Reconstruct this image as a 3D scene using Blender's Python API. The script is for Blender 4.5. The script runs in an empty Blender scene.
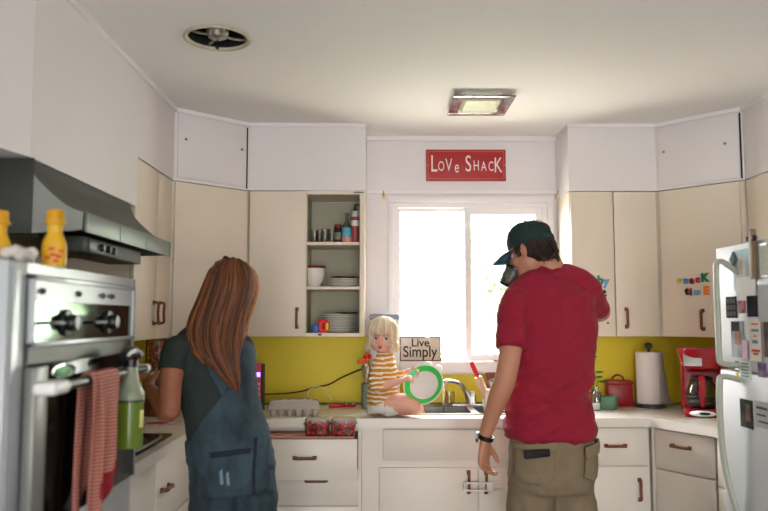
import bpy, bmesh, math, random
from mathutils import Vector, Matrix, noise, Quaternion
random.seed(7)
SC = bpy.context.scene
COL = SC.collection
V = Vector
# ------------------------------------------------------------------ camera, light, exposure
F = 747.0
CZ = 1.44
TH = math.atan(62.5 / F)
YAW = -math.atan(6 / F)
cd = bpy.data.cameras.new('camera')
cam = bpy.data.objects.new('camera', cd); COL.objects.link(cam)
cd.sensor_width = 36.0; cd.lens = 36.0 * F / 768.0
cd.clip_start = 0.05; cd.clip_end = 200
cd.dof.use_dof = True; cd.dof.focus_distance = 3.95; cd.dof.aperture_fstop = 2.0
cam.location = (0, 0, CZ)
cam.rotation_euler = (math.pi / 2 + TH, 0, YAW)
SC.camera = cam
SC.view_settings.view_transform = 'Standard'
SC.view_settings.look = 'None'
SC.view_settings.gamma = 1.0
SC.view_settings.use_curve_mapping = False
SC.view_settings.exposure = 1.15
W = bpy.data.worlds.new('daylight'); SC.world = W; W.use_nodes = True
bg = W.node_tree.nodes['Background']
bg.inputs[0].default_value = (1.0, 0.985, 0.97, 1); bg.inputs[1].default_value = 5.2
_n = W.node_tree.nodes; _l = W.node_tree.links
_tc = _n.new('ShaderNodeTexCoord'); _sp = _n.new('ShaderNodeSeparateXYZ'); _mr = _n.new('ShaderNodeMapRange')
_mr.inputs[1].default_value = -0.4; _mr.inputs[2].default_value = 0.4; _mr.inputs[3].default_value = 6.0; _mr.inputs[4].default_value = 17.0   # overcast sky, brighter on the window side
_l.new(_tc.outputs['Generated'], _sp.inputs[0]); _l.new(_sp.outputs['Y'], _mr.inputs[0]); _l.new(_mr.outputs[0], bg.inputs[1])
def portal(name, loc, rot, sx, sy):
    l = bpy.data.lights.new(name, 'AREA'); l.shape = 'RECTANGLE'; l.size = sx; l.size_y = sy
    l.cycles.is_portal = True
    o = bpy.data.objects.new(name, l); COL.objects.link(o); o.location = loc; o.rotation_euler = rot
    return o
portal('window_portal', (0.571, 4.72, 1.65), (-math.pi / 2, 0, 0), 1.0, 1.05)
portal('rear_fill_portal', (0.35, -3.72, 1.1), (math.pi / 2, 0, 0), 2.7, 2.1)  # portal for the added rear opening that gives fill light
sun = None

def ray(px, py):
    u = (px - 384) / F; v = (255.5 - py) / F
    d = V((u, math.cos(TH) - v * math.sin(TH), math.sin(TH) + v * math.cos(TH)))
    c, s = math.cos(YAW), math.sin(YAW)
    return V((c * d.x - s * d.y, s * d.x + c * d.y, d.z))
def P(px, py, Y): d = ray(px, py); d *= Y / d.y; return V((d.x, d.y, d.z + CZ))
def PX(px, py, X): d = ray(px, py); d *= X / d.x; return V((d.x, d.y, d.z + CZ))
def PZ(px, py, Z): d = ray(px, py); d *= (Z - CZ) / d.z; return V((d.x, d.y, d.z + CZ))

# ------------------------------------------------------------------ materials
def lin(c):
    return tuple((x / 255 / 12.92) if x / 255 <= 0.04045 else ((x / 255 + 0.055) / 1.055) ** 2.4 for x in c)
MATS = {}
def mat(name, rgb, rough=0.5, metal=0.0, var=0.06, scale=12.0, bump=0.0, bscale=60.0, trans=0.0, ior=1.45, sss=0.0, coat=0.0, emit=None, sheen=0.0, strands=False, stretch=None):
    if name in MATS: return MATS[name]
    m = bpy.data.materials.new(name); m.use_nodes = True; MATS[name] = m
    nt = m.node_tree; N = nt.nodes; L = nt.links
    b = N['Principled BSDF']
    c = lin(rgb)
    tc = N.new('ShaderNodeTexCoord')
    src = tc.outputs['Object']
    if stretch:
        mp = N.new('ShaderNodeMapping'); mp.inputs['Scale'].default_value = stretch
        L.new(src, mp.inputs[0]); src = mp.outputs[0]
    nz = N.new('ShaderNodeTexNoise'); nz.inputs['Scale'].default_value = scale; nz.inputs['Detail'].default_value = 4
    L.new(src, nz.inputs['Vector'])
    mx = N.new('ShaderNodeMix'); mx.data_type = 'RGBA'
    mx.inputs[6].default_value = tuple(x * (1 - var) for x in c) + (1,)
    mx.inputs[7].default_value = tuple(min(1, x * (1 + var)) for x in c) + (1,)
    if strands:
        g = N.new('ShaderNodeNewGeometry'); L.new(g.outputs['Random Per Island'], mx.inputs[0])
    elif var >= .3:
        mr = N.new('ShaderNodeMapRange'); mr.inputs[1].default_value = .36; mr.inputs[2].default_value = .64
        L.new(nz.outputs[0], mr.inputs[0]); L.new(mr.outputs[0], mx.inputs[0])
    else:
        L.new(nz.outputs[0], mx.inputs[0])
    L.new(mx.outputs[2], b.inputs['Base Color'])
    b.inputs['Roughness'].default_value = rough; b.inputs['Metallic'].default_value = metal
    b.inputs['IOR'].default_value = ior
    if trans: b.inputs['Transmission Weight'].default_value = trans
    if sss:
        b.inputs['Subsurface Weight'].default_value = sss
        b.inputs['Subsurface Radius'].default_value = (0.012, 0.005, 0.003)
    if coat: b.inputs['Coat Weight'].default_value = coat
    if sheen: b.inputs['Sheen Weight'].default_value = sheen
    if emit:
        b.inputs['Emission Color'].default_value = lin(emit[0]) + (1,); b.inputs['Emission Strength'].default_value = emit[1]
    if bump:
        n2 = N.new('ShaderNodeTexNoise'); n2.inputs['Scale'].default_value = bscale; n2.inputs['Detail'].default_value = 5
        L.new(src, n2.inputs['Vector'])
        bp = N.new('ShaderNodeBump'); bp.inputs['Strength'].default_value = bump; bp.inputs['Distance'].default_value = 0.01
        L.new(n2.outputs[0], bp.inputs['Height']); L.new(bp.outputs[0], b.inputs['Normal'])
    return m
def stripes(name, a, b_, freq, axis, duty=0.5, wobble=0.0, rough=0.9, soft=0.06, bands=None):
    """fabric with two colours alternating along one object axis; bands = list of (lo, hi) solid colour-a zones"""
    m = mat(name, a, rough, bump=0.3, bscale=300)
    nt = m.node_tree; N = nt.nodes; L = nt.links; b = N['Principled BSDF']
    tc = N.new('ShaderNodeTexCoord'); sp = N.new('ShaderNodeSeparateXYZ'); L.new(tc.outputs['Object'], sp.inputs[0])
    o = sp.outputs['XYZ'.index(axis)]
    def math_(op, x, y=None, z=None):
        n = N.new('ShaderNodeMath'); n.operation = op
        for i, q in enumerate((x, y, z)):
            if q is None: continue
            if isinstance(q, (int, float)): n.inputs[i].default_value = q
            else: L.new(q, n.inputs[i])
        return n.outputs[0]
    raw = o
    if wobble:
        nz = N.new('ShaderNodeTexNoise'); nz.inputs['Scale'].default_value = 14; L.new(tc.outputs['Object'], nz.inputs['Vector'])
        o = math_('ADD', o, math_('MULTIPLY', nz.outputs[0], wobble))
    fr = math_('FRACT', math_('MULTIPLY', o, freq))
    tri = math_('ABSOLUTE', math_('SUBTRACT', fr, 0.5))
    mr = N.new('ShaderNodeMapRange'); L.new(tri, mr.inputs[0])
    mr.inputs[1].default_value = duty / 2 - soft; mr.inputs[2].default_value = duty / 2 + soft
    fac = mr.outputs[0]
    for lo, hi in (bands or ()):
        inside = math_('MULTIPLY', math_('GREATER_THAN', raw, lo), math_('LESS_THAN', raw, hi))
        fac = math_('MULTIPLY', fac, math_('SUBTRACT', 1.0, inside))
    mx = N.new('ShaderNodeMix'); mx.data_type = 'RGBA'
    mx.inputs[6].default_value = lin(a) + (1,); mx.inputs[7].default_value = lin(b_) + (1,)
    L.new(fac, mx.inputs[0]); L.new(mx.outputs[2], b.inputs['Base Color'])
    return m
def clear(name, tint=(255, 255, 255), gloss=0.04):
    """thin clear glass or plastic"""
    if name in MATS: return MATS[name]
    m = bpy.data.materials.new(name); m.use_nodes = True; MATS[name] = m
    nt = m.node_tree; N = nt.nodes; L = nt.links; N.remove(N['Principled BSDF'])
    t = N.new('ShaderNodeBsdfTransparent'); t.inputs[0].default_value = lin(tint) + (1,)
    g = N.new('ShaderNodeBsdfGlossy'); g.inputs['Roughness'].default_value = 0.05
    lw = N.new('ShaderNodeLayerWeight'); lw.inputs[0].default_value = 0.12
    ad = N.new('ShaderNodeMath'); ad.operation = 'ADD'; ad.use_clamp = True; ad.inputs[1].default_value = gloss
    L.new(lw.outputs['Fresnel'], ad.inputs[0])
    mx = N.new('ShaderNodeMixShader'); L.new(ad.outputs[0], mx.inputs[0]); L.new(t.outputs[0], mx.inputs[1]); L.new(g.outputs[0], mx.inputs[2])
    L.new(mx.outputs[0], N['Material Output'].inputs[0])
    return m

M_WALL = mat('wall_paint', (226, 222, 224), 0.6, var=0.015, scale=3, bump=0.05, bscale=40)
M_CEIL = mat('ceiling_paint', (230, 229, 226), 0.8, var=0.015, scale=3, bump=0.05, bscale=60)
M_YEL = mat('yellow_paint', (220, 200, 44), 0.55, var=0.04, scale=3)
M_CAB = mat('cream_cabinet_paint', (222, 211, 193), 0.42, var=0.03, scale=4, bump=0.02, bscale=20)
M_CABW = mat('white_cabinet_paint', (228, 222, 210), 0.4, var=0.03, scale=4, bump=0.02, bscale=20)
M_SOF = mat('soffit_paint', (224, 221, 220), 0.55, var=0.015, scale=3)
M_TRIM = mat('trim_paint', (232, 229, 230), 0.4, var=0.01)
M_DARKGAP = mat('dark_gap', (40, 38, 32), 0.8)
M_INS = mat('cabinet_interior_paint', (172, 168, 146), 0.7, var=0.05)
M_CTR = mat('laminate_counter', (228, 224, 214), 0.3, var=0.03, scale=80)
M_CEDGE = mat('laminate_edge', (212, 204, 190), 0.4, var=0.03)
M_WOODH = mat('walnut_handle', (112, 62, 30), 0.4, var=0.25, scale=30, stretch=(1, 1, 8))
M_FLOOR = mat('floor_vinyl', (70, 58, 46), 0.5, var=0.15, scale=5)
M_STEEL = mat('brushed_steel', (140, 143, 138), 0.38, 1.0, var=0.12, scale=9, stretch=(1, 1, 25))
M_STEELD = mat('dull_steel', (92, 95, 87), 0.5, 0.8, var=0.15, scale=9)
M_CHROME = mat('chrome', (225, 225, 228), 0.12, 1.0, var=0.02)
M_BLACK = mat('black_plastic', (18, 19, 18), 0.35, var=0.1)
M_BGLASS = mat('black_glass', (8, 9, 9), 0.06, var=0.05, coat=0.5)
M_WHITE = mat('white_plastic', (232, 232, 230), 0.35, var=0.02)
M_ENAMEL = mat('white_enamel', (182, 188, 190), 0.25, var=0.02)
M_RED = mat('red_plastic', (176, 18, 34), 0.22, var=0.05, coat=0.4)
M_PORC = mat('white_porcelain', (225, 224, 214), 0.2, var=0.03)
M_GLASS = clear('clear_glass')
M_PLAST = clear('clear_plastic', (246, 248, 248), 0.10)
M_THIN = clear('thin_glass', (249, 251, 249), 0.05)
for n_ in M_THIN.node_tree.nodes:
    if n_.type == 'LAYER_WEIGHT': n_.inputs[0].default_value = .08
M_BRASS = mat('brass', (176, 150, 70), 0.3, 1.0)
M_SKIN = mat('skin', (192, 134, 106), 0.5, var=0.06, scale=8, sss=0.12)
M_SKINW = mat('freckled_skin', (164, 104, 78), 0.5, var=0.12, scale=40, sss=0.12)
M_SKINC = mat('toddler_skin', (232, 178, 154), 0.5, var=0.05, scale=8, sss=0.2)

# ------------------------------------------------------------------ mesh helpers
def new(): return bmesh.new()
def I(): return Matrix.Identity(4)
def T(x, y=None, z=None):
    return Matrix.Translation(V((x, y, z)) if y is not None else V(x))
def R(ang, ax): return Matrix.Rotation(ang, 4, ax)
def S(x, y, z): return Matrix.Diagonal((x, y, z, 1))
def box(bm, x0, x1, y0, y1, z0, z1, bev=0.0, mx=None, seg=2):
    if x0 > x1: x0, x1 = x1, x0
    if y0 > y1: y0, y1 = y1, y0
    if z0 > z1: z0, z1 = z1, z0
    t = bmesh.new()
    bmesh.ops.create_cube(t, size=1)
    bmesh.ops.transform(t, matrix=T((x0 + x1) / 2, (y0 + y1) / 2, (z0 + z1) / 2) @ S(x1 - x0, y1 - y0, z1 - z0), verts=t.verts)
    if bev: bmesh.ops.bevel(t, geom=list(t.edges), offset=min(bev, 0.45 * min(x1 - x0, y1 - y0, z1 - z0)), segments=seg, affect='EDGES', profile=0.5)
    merge(bm, t, mx)
def merge(bm, t, mx=None):
    if mx is not None: bmesh.ops.transform(t, matrix=mx, verts=t.verts)
    me = bpy.data.meshes.new('t'); t.to_mesh(me); t.free(); bm.from_mesh(me); bpy.data.meshes.remove(me)
def lathe(bm, prof, mx=None, n=28, axis='Z', closed=False):
    t = bmesh.new(); rings = []
    for r, z in prof:
        if r < 1e-6: rings.append([t.verts.new((0, 0, z))])
        else: rings.append([t.verts.new((r * math.cos(2 * math.pi * i / n), r * math.sin(2 * math.pi * i / n), z)) for i in range(n)])
    rr = rings + ([rings[0]] if closed else [])
    for a, b in zip(rr, rr[1:]):
        if len(a) == 1 and len(b) == 1: continue
        for i in range(n):
            j = (i + 1) % n
            if len(a) == 1: t.faces.new((a[0], b[j], b[i]))
            elif len(b) == 1: t.faces.new((a[i], a[j], b[0]))
            else: t.faces.new((a[i], a[j], b[j], b[i]))
    bmesh.ops.recalc_face_normals(t, faces=t.faces)
    merge(bm, t, mx)
def smooth_path(pts, k=6):
    """Catmull-Rom through tuples of any length"""
    if len(pts) < 3 or k < 2: return [tuple(p) for p in pts]
    out = []
    n = len(pts)
    for i in range(n - 1):
        p0 = pts[max(i - 1, 0)]; p1 = pts[i]; p2 = pts[i + 1]; p3 = pts[min(i + 2, n - 1)]
        for s in range(k):
            t = s / k
            out.append(tuple(0.5 * (2 * b + (-a + c) * t + (2 * a - 5 * b + 4 * c - d) * t * t + (-a + 3 * b - 3 * c + d) * t ** 3)
                             for a, b, c, d in zip(p0, p1, p2, p3)))
    out.append(tuple(pts[-1]))
    return out
def sweep(bm, rings, side=None, n=16, cap=True, mx=None, power=2.0):
    """rings: (x, y, z, a, b): section half-width a along `side`, b across it"""
    t = bmesh.new(); rs = []
    cs = [V(r[:3]) for r in rings]
    prev = V(side) if side is not None else None
    for i, r in enumerate(rings):
        tan = (cs[min(i + 1, len(cs) - 1)] - cs[max(i - 1, 0)])
        if tan.length < 1e-9: tan = V((0, 0, 1))
        tan.normalize()
        if prev is None:
            prev = V((1, 0, 0)) if abs(tan.x) < 0.8 else V((0, 1, 0))
        s = (V(side) if side is not None else prev)
        s = s - tan * s.dot(tan)
        if s.length < 1e-4: s = tan.orthogonal()
        s.normalize(); prev = s
        u = tan.cross(s)
        a = r[3]; b = r[4] if len(r) > 4 else r[3]
        ring = []
        for k in range(n):
            q = 2 * math.pi * k / n
            c_, s_ = math.cos(q), math.sin(q)
            c_ = math.copysign(abs(c_) ** (2 / power), c_); s_ = math.copysign(abs(s_) ** (2 / power), s_)
            ring.append(t.verts.new(cs[i] + s * (a * c_) + u * (b * s_)))
        rs.append(ring)
    for A, B in zip(rs, rs[1:]):
        for k in range(n):
            j = (k + 1) % n
            t.faces.new((A[k], A[j], B[j], B[k]))
    if cap:
        t.faces.new(list(reversed(rs[0]))); t.faces.new(rs[-1])
    bmesh.ops.recalc_face_normals(t, faces=t.faces)
    merge(bm, t, mx)
def tube(bm, pts, r, n=10, k=6, mx=None):
    q = [tuple(p) + ((r,) if isinstance(r, (int, float)) else (r[i],)) for i, p in enumerate(pts)]
    sweep(bm, smooth_path(q, k), n=n, mx=mx)
def limb(bm, pts, n=16, k=5, side=None):
    """rounded-end tapering limb for remeshed bodies: pts (vec, a[, b])"""
    q = [tuple(p[0]) + (p[1], p[2] if len(p) > 2 else p[1]) for p in pts]
    q = smooth_path(q, k)
    sweep(bm, q, side=side, n=n)
    for e in (q[0], q[-1]):
        ell(bm, V(e[:3]), (min(e[3], e[4]) * 0.98,) * 3)
def ell(bm, c, r, rot=None, sub=3):
    t = bmesh.new(); bmesh.ops.create_icosphere(t, subdivisions=sub, radius=1)
    merge(bm, t, T(c) @ (rot if rot is not None else I()) @ S(*r))
def prism(bm, poly, z0, z1, mx=None, bev=0.0):
    """polygon (x, y) extruded along z"""
    t = bmesh.new()
    a = [t.verts.new((x, y, z0)) for x, y in poly]
    f = t.faces.new(a)
    g = bmesh.ops.extrude_face_region(t, geom=[f])
    bmesh.ops.translate(t, verts=[v for v in g['geom'] if isinstance(v, bmesh.types.BMVert)], vec=(0, 0, z1 - z0))
    bmesh.ops.recalc_face_normals(t, faces=t.faces)
    if bev: bmesh.ops.bevel(t, geom=list(t.edges), offset=bev, segments=2, affect='EDGES', profile=0.5)
    merge(bm, t, mx)
def text_bm(bm, s, size, depth, mx, align='CENTER', sx=1.0, bold=0.0, shear=0.0):
    cu = bpy.data.curves.new('txt', 'FONT'); cu.body = s; cu.size = size; cu.extrude = depth / 2; cu.align_x = align; cu.align_y = 'CENTER'
    cu.offset = bold; cu.shear = shear
    o = bpy.data.objects.new('txt', cu); COL.objects.link(o)
    dg = bpy.context.evaluated_depsgraph_get(); dg.update()
    me = bpy.data.meshes.new_from_object(o.evaluated_get(dg))
    t = bmesh.new(); t.from_mesh(me)
    bpy.data.objects.remove(o); bpy.data.curves.remove(cu); bpy.data.meshes.remove(me)
    merge(bm, t, mx @ S(sx, 1, 1))

# ------------------------------------------------------------------ objects
def rootmx(o): return Matrix.LocRotScale(o.location, o.rotation_euler, o.scale)
def link(name, bm, m, parent=None, world=False, smooth=None, ang=0.6):
    me = bpy.data.meshes.new(name)
    if world and parent is not None:
        mm = I(); p = parent
        while p is not None: mm = rootmx(p) @ mm; p = p.parent
        bmesh.ops.transform(bm, matrix=mm.inverted(), verts=bm.verts)
    bm.normal_update()
    bm.to_mesh(me); bm.free()
    if isinstance(m, (list, tuple)):
        for q in m: me.materials.append(q)
    else: me.materials.append(m)
    me.polygons.foreach_set('use_smooth', [True] * len(me.polygons))
    if smooth is not True: me.set_sharp_from_angle(angle=ang)
    o = bpy.data.objects.new(name, me); COL.objects.link(o)
    if parent is not None: o.parent = parent
    return o
def tag(o, label, cat, group=None, kind=None):
    o['label'] = label; o['category'] = cat
    if group: o['group'] = group
    if kind: o['kind'] = kind
    return o
def thing(name, label, cat, loc=(0, 0, 0), rot=(0, 0, 0), group=None):
    o = bpy.data.objects.new(name, None); o.empty_display_size = 0.05; COL.objects.link(o)
    o.location = loc; o.rotation_euler = rot
    return tag(o, label, cat, group)
def solo(name, bm, m, label, cat, group=None, loc=(0, 0, 0), rot=(0, 0, 0), smooth=None):
    o = link(name, bm, m, smooth=smooth); o.location = loc; o.rotation_euler = rot
    return tag(o, label, cat, group)
def dup(root, loc=None, rot=None, label=None):
    r = root.copy(); COL.objects.link(r)
    if loc is not None: r.location = loc
    if rot is not None: r.rotation_euler = rot
    if label: r['label'] = label
    for ch in list(root.children):
        c = ch.copy(); COL.objects.link(c); c.parent = r
        for g in ch.children:
            d = g.copy(); COL.objects.link(d); d.parent = c
    return r
def struct(name, bm, m):
    o = link(name, bm, m); o['kind'] = 'structure'; return o
def remesh(name, bm, m, parent, vox=0.008, it=4, fac=0.5, disp=None, world=True):
    """fuse overlapping solids into one continuous skin"""
    me = bpy.data.meshes.new(name); bm.to_mesh(me); bm.free()
    o = bpy.data.objects.new(name, me); COL.objects.link(o)
    r = o.modifiers.new('r', 'REMESH'); r.mode = 'VOXEL'; r.voxel_size = vox; r.adaptivity = 0
    s = o.modifiers.new('s', 'SMOOTH'); s.factor = fac; s.iterations = it
    dg = bpy.context.evaluated_depsgraph_get(); dg.update()
    me2 = bpy.data.meshes.new_from_object(o.evaluated_get(dg))
    bpy.data.objects.remove(o); bpy.data.meshes.remove(me)
    t = bmesh.new(); t.from_mesh(me2); bpy.data.meshes.remove(me2)
    if disp:
        t.normal_update()
        mv = [(v, v.normal * disp(v.co, v.normal)) for v in t.verts]
        for v, d in mv: v.co += d
    return link(name, t, m, parent, world=world, smooth=True)
def folds(amp, sx, sy, sz, seed=0.0, shear=0.0):
    def f(co, nn):
        q = V((co.x * sx + co.z * shear, co.y * sy, co.z * sz)) + V((seed, seed * 1.7, 0))
        return amp * (noise.noise(q) + 0.5 * noise.noise(q * 2.1))
    return f

# ================================================================== the room
YB, XL, XR, ZC, YR = 4.57, -1.43, 2.2, 2.565, -3.6
WX0, WX1, WZ0, WZ1 = 0.096, 1.046, 1.15, 2.15       # window opening
CT = 0.92                                             # counter height
b = new(); box(b, XL - .15, XR + .15, YR - .15, YB + .15, -0.1, 0); struct('floor', b, M_FLOOR)
# ceiling with a round hole for the fan
def disc_plate(bm, x0, x1, y0, y1, z0, z1, cx, cy, r, n=48):
    t = bmesh.new()
    def edge(a):
        dx, dy = math.cos(a), math.sin(a)
        k = min(((x1 - cx) / dx if dx > 1e-9 else (x0 - cx) / dx if dx < -1e-9 else 1e9), ((y1 - cy) / dy if dy > 1e-9 else (y0 - cy) / dy if dy < -1e-9 else 1e9))
        return cx + dx * k, cy + dy * k
    angs = sorted([2 * math.pi * i / n for i in range(n)] + [math.atan2(y - cy, x - cx) % (2 * math.pi) for x in (x0, x1) for y in (y0, y1)])
    lo, hi = [], []
    for z, dst in ((z0, lo), (z1, hi)):
        for a in angs:
            ex, ey = edge(a)
            dst.append((t.verts.new((cx + r * math.cos(a), cy + r * math.sin(a), z)), t.verts.new((ex, ey, z))))
    m_ = len(angs)
    for i in range(m_):
        j = (i + 1) % m_
        for dst in (lo, hi): t.faces.new((dst[i][0], dst[i][1], dst[j][1], dst[j][0]))
        t.faces.new((lo[i][0], lo[j][0], hi[j][0], hi[i][0]))
    bmesh.ops.recalc_face_normals(t, faces=t.faces)
    merge(bm, t)
FANC = PZ(217.5, 37.5, ZC)
b = new(); disc_plate(b, XL - .15, XR + .15, YR - .15, YB + .15, ZC, ZC + .1, FANC.x, FANC.y, 0.122); struct('ceiling', b, M_CEIL)
b = new(); box(b, XL - .15, XL, YR - .15, YB + .15, 0, ZC); struct('wall_left', b, M_WALL)
b = new(); box(b, XR, XR + .15, YR - .15, YB + .15, 0, ZC); struct('wall_right', b, M_WALL)
b = new()
box(b, XL, WX0, YB, YB + .15, 0, ZC); box(b, WX1, XR, YB, YB + .15, 0, ZC)
box(b, WX0, WX1, YB, YB + .15, 0, WZ0); box(b, WX0, WX1, YB, YB + .15, WZ1, ZC)
struct('wall_back', b, M_WALL)
b = new()
box(b, XL, -1.0, YR - .15, YR, 0, ZC); box(b, 1.7, XR, YR - .15, YR, 0, ZC); box(b, -1.0, 1.7, YR - .15, YR, 2.15, ZC)
struct('wall_rear', b, M_WALL)
# glazed door added in the unseen rear wall to let fill light in
b = new()
for x0, x1 in ((-1.0, -.94), (.32, .38), (1.64, 1.7)): box(b, x0, x1, YR - .1, YR - .04, 0, 2.15)
for z0, z1 in ((0, .06), (2.09, 2.15)): box(b, -.94, 1.64, YR - .1, YR - .04, z0, z1)
d_ = struct('door_1', b, M_TRIM)
b = new(); box(b, -.94, 1.64, YR - .075, YR - .069, .06, 2.09); link('door_pane', b, M_GLASS, d_)
# yellow painted band between counter and upper cabinets
b = new()
box(b, XL, WX0 - .05, YB - .004, YB, CT, 1.335); box(b, WX1 + .05, XR, YB - .004, YB, CT, 1.335)
box(b, WX0 - .05, WX1 + .05, YB - .004, YB, CT, 1.10)
struct('wall_splash_back', b, M_YEL)
b = new(); box(b, XL, XL + .004, 2.6, YB, CT, 1.62); struct('wall_splash_left', b, M_YEL)
b = new(); box(b, XR - .004, XR, 2.9, YB, CT, 1.335); struct('wall_splash_right', b, M_YEL)
b = new(); box(b, XL, XR, YB - .018, YB - .004, CT, CT + .012, .004); struct('baseboard_counter', b, mat('dark_edge', (120, 112, 80), .6))
# soffits above the cabinets
DL0, DL1 = V((-1.11, 3.955)), V((-.745, 4.26))
DR0, DR1 = V((1.612, 4.26)), V((1.945, 3.90))
SE = 0.0
b = new()
prism(b, [(XL, 3.353), (-1.09, 3.353), (-1.09, 3.94), (-.745, 4.26), (-.072, 4.26), (-.072, YB), (XL, YB)], 2.172, ZC)
prism(b, [(XL, 2.312), (-1.09, 2.312), (-1.09, 3.354), (XL, 3.354)], 1.942, ZC)
prism(b, [(XL, 1.3), (-1.30, 1.3), (-1.09, 2.311), (XL, 2.311)], 1.942, ZC)
struct('wall_soffit_left', b, M_SOF)
b = new()
prism(b, [(1.103, 4.26), (1.612, 4.26), (1.945, 3.90), (1.945, 2.2), (XR, 2.2), (XR, YB), (1.103, YB)], 2.172, ZC)
struct('wall_soffit_right', b, M_SOF)
# trims at the ceiling
def strip(bm, pts, w, h, z):
    for (x0, y0), (x1, y1) in zip(pts, pts[1:]):
        d = V((x1 - x0, y1 - y0, 0)); l = d.length; a = math.atan2(d.y, d.x)
        box(bm, -.004, l + .004, -w, .001, z - h, z, mx=T(x0, y0, 0) @ R(a, 'Z'))
b = new(); strip(b, [(-1.09, 2.4), (-1.09, 3.94), (-.745, 4.26), (-.072, 4.26)], .014, .022, ZC); struct('trim_1', b, M_TRIM)
b = new(); strip(b, [(1.103, 4.26), (1.612, 4.26), (1.945, 3.90), (1.945, 2.2)], .014, .022, ZC); struct('trim_2', b, M_TRIM)
b = new(); strip(b, [(-.072, YB), (1.103, YB)], .022, .03, ZC); struct('trim_3', b, M_TRIM)
b = new(); box(b, -.072, 1.103, YB - .012, YB, 2.205, 2.222); struct('trim_4', b, M_TRIM)
# window
b = new()
ox0, ox1, oz0, oz1 = 0.061, 1.081, 1.113, 2.187
box(b, ox0, ox1, YB - .02, YB, WZ1, oz1, .003); box(b, ox0, WX0, YB - .02, YB, oz0, WZ1, .003); box(b, WX1, ox1, YB - .02, YB, oz0, WZ1, .003)
box(b, ox0 - .02, ox1 + .02, YB - .055, YB, oz0, 1.180, .006)
w_ = struct('window_1', b, M_TRIM)
b = new()
def frame(bm, x0, x1, z0, z1, y0, y1, w):
    box(bm, x0, x0 + w, y0, y1, z0, z1); box(bm, x1 - w, x1, y0, y1, z0, z1)
    box(bm, x0 + w, x1 - w, y0, y1, z0, z0 + w); box(bm, x0 + w, x1 - w, y0, y1, z1 - w, z1)
frame(b, WX0, WX1, WZ0, WZ1, YB + .01, YB + .1, .028)
link('window_frame', b, M_TRIM, w_)
b = new(); frame(b, .118, .56, WZ0 + .026, WZ1 - .028, YB + .06, YB + .09, .022); s1 = link('window_sash', b, M_TRIM, w_)
b = new(); box(b, .138, .54, YB + .072, YB + .076, WZ0 + .046, WZ1 - .048); link('window_pane', b, M_GLASS, s1)
b = new(); frame(b, .535, 1.02, WZ0 + .026, WZ1 - .028, YB + .025, YB + .055, .042); s2 = link('window_sash', b, M_TRIM, w_)
b = new(); box(b, .575, .98, YB + .038, YB + .042, WZ0 + .066, WZ1 - .068); link('window_pane', b, M_GLASS, s2)
for px in (383.5, 556):
    c = P(px, 196, YB)
    t_ = thing('curtain_bracket', 'small brass curtain hook at the window\'s top %s corner' % ('left' if px < 400 else 'right'), 'hook', (c.x, YB, c.z))
    b = new(); box(b, -.008, .008, -.004, 0, -.02, .02, .002); link('back_plate', b, M_BRASS, t_)
    b = new(); tube(b, [(0, -.003, .005), (0, -.03, .005), (0, -.045, .012), (0, -.045, .025)], .004, n=8); link('hook', b, M_BRASS, t_)

# ------------------------------------------------------------------ cabinets
def front(A, B):
    A, B = V(A), V(B); d = B - A
    return A, math.atan2(d.y, d.x), d.length
def handle_bm(cx, cz, L=.1, vert=True, flip=False):
    bm = new(); h = L / 2
    pts = [(-h, 0, 0), (-h, -.018, 0), (-h * .8, -.026, 0), (0, -.024, 0), (h * .8, -.026, 0), (h, -.018, 0), (h, 0, 0)]
    sweep(bm, smooth_path([p + (.0075, .0065) for p in pts], 4), side=(0, 0, 1), n=10, power=3)
    for s in (-1, 1): box(bm, s * h - .011, s * h + .011, -.007, 0, -.01, .01, .003)
    mx = T(cx, -.018, cz) @ (R(math.pi / 2, 'Y') if vert else I())
    bmesh.ops.transform(bm, matrix=mx, verts=bm.verts)
    return bm
def cabinet(name, label, A, B, z0, z1, body, doors, m, open_bay=None, group=None, cat='cabinet'):
    """doors: (kind, u0, u1, w0, w1, handle (u, w, vertical) or None, pulled out)"""
    A, ang, L = front(A, B)
    t = thing(name, label, cat, (A.x, A.y, z0), (0, 0, ang), group)
    bm = new()
    if body is None: box(bm, 0, L, .019, .30, 0, z1 - z0)
    elif callable(body): body(bm, L)
    else:
        inv = (T(A.x, A.y, 0) @ R(ang, 'Z')).inverted()
        poly = [inv @ V((x, y, 0)) for x, y in body]
        prism(bm, [(p.x, p.y) for p in poly], 0, z1 - z0)
    link('body', bm, m, t)
    for d in doors:
        kind, u0, u1, w0, w1, h, out = d
        bm = new(); box(bm, u0 + .0025, u1 - .0025, -out, .0175 - out, w0 - z0 + .0025, w1 - z0 - .0025, .0025)
        if out:  # drawer box behind a pulled-out front
            for a, c in ((u0 + .02, u0 + .032), (u1 - .032, u1 - .02)): box(bm, a, c, .017 - out, .019, w0 - z0 + .02, w1 - z0 - .03)
            box(bm, u0 + .02, u1 - .02, .017 - out, .019, w0 - z0 + .02, w0 - z0 + .03)
        dd = link(kind, bm, m, t)
        if h:
            hb = handle_bm(h[0], h[1] - z0, .1, h[2]); bmesh.ops.translate(hb, vec=(0, -out + .018, 0), verts=hb.verts)
            link('handle', hb, M_WOODH, dd)
    return t
UZ0, UZ1 = 1.335, 2.17
cabinet('upper_cabinet', 'cream wall cabinet beyond the range hood, with two brown handles side by side', (-1.096, 3.354), (-1.096, 3.94), UZ0, UZ1, None,
        [('door', .002, .35, UZ0, UZ1, (.305, 1.465, True), 0), ('door', .35, .582, UZ0, UZ1, (.405, 1.465, True), 0)], M_CAB)
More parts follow.
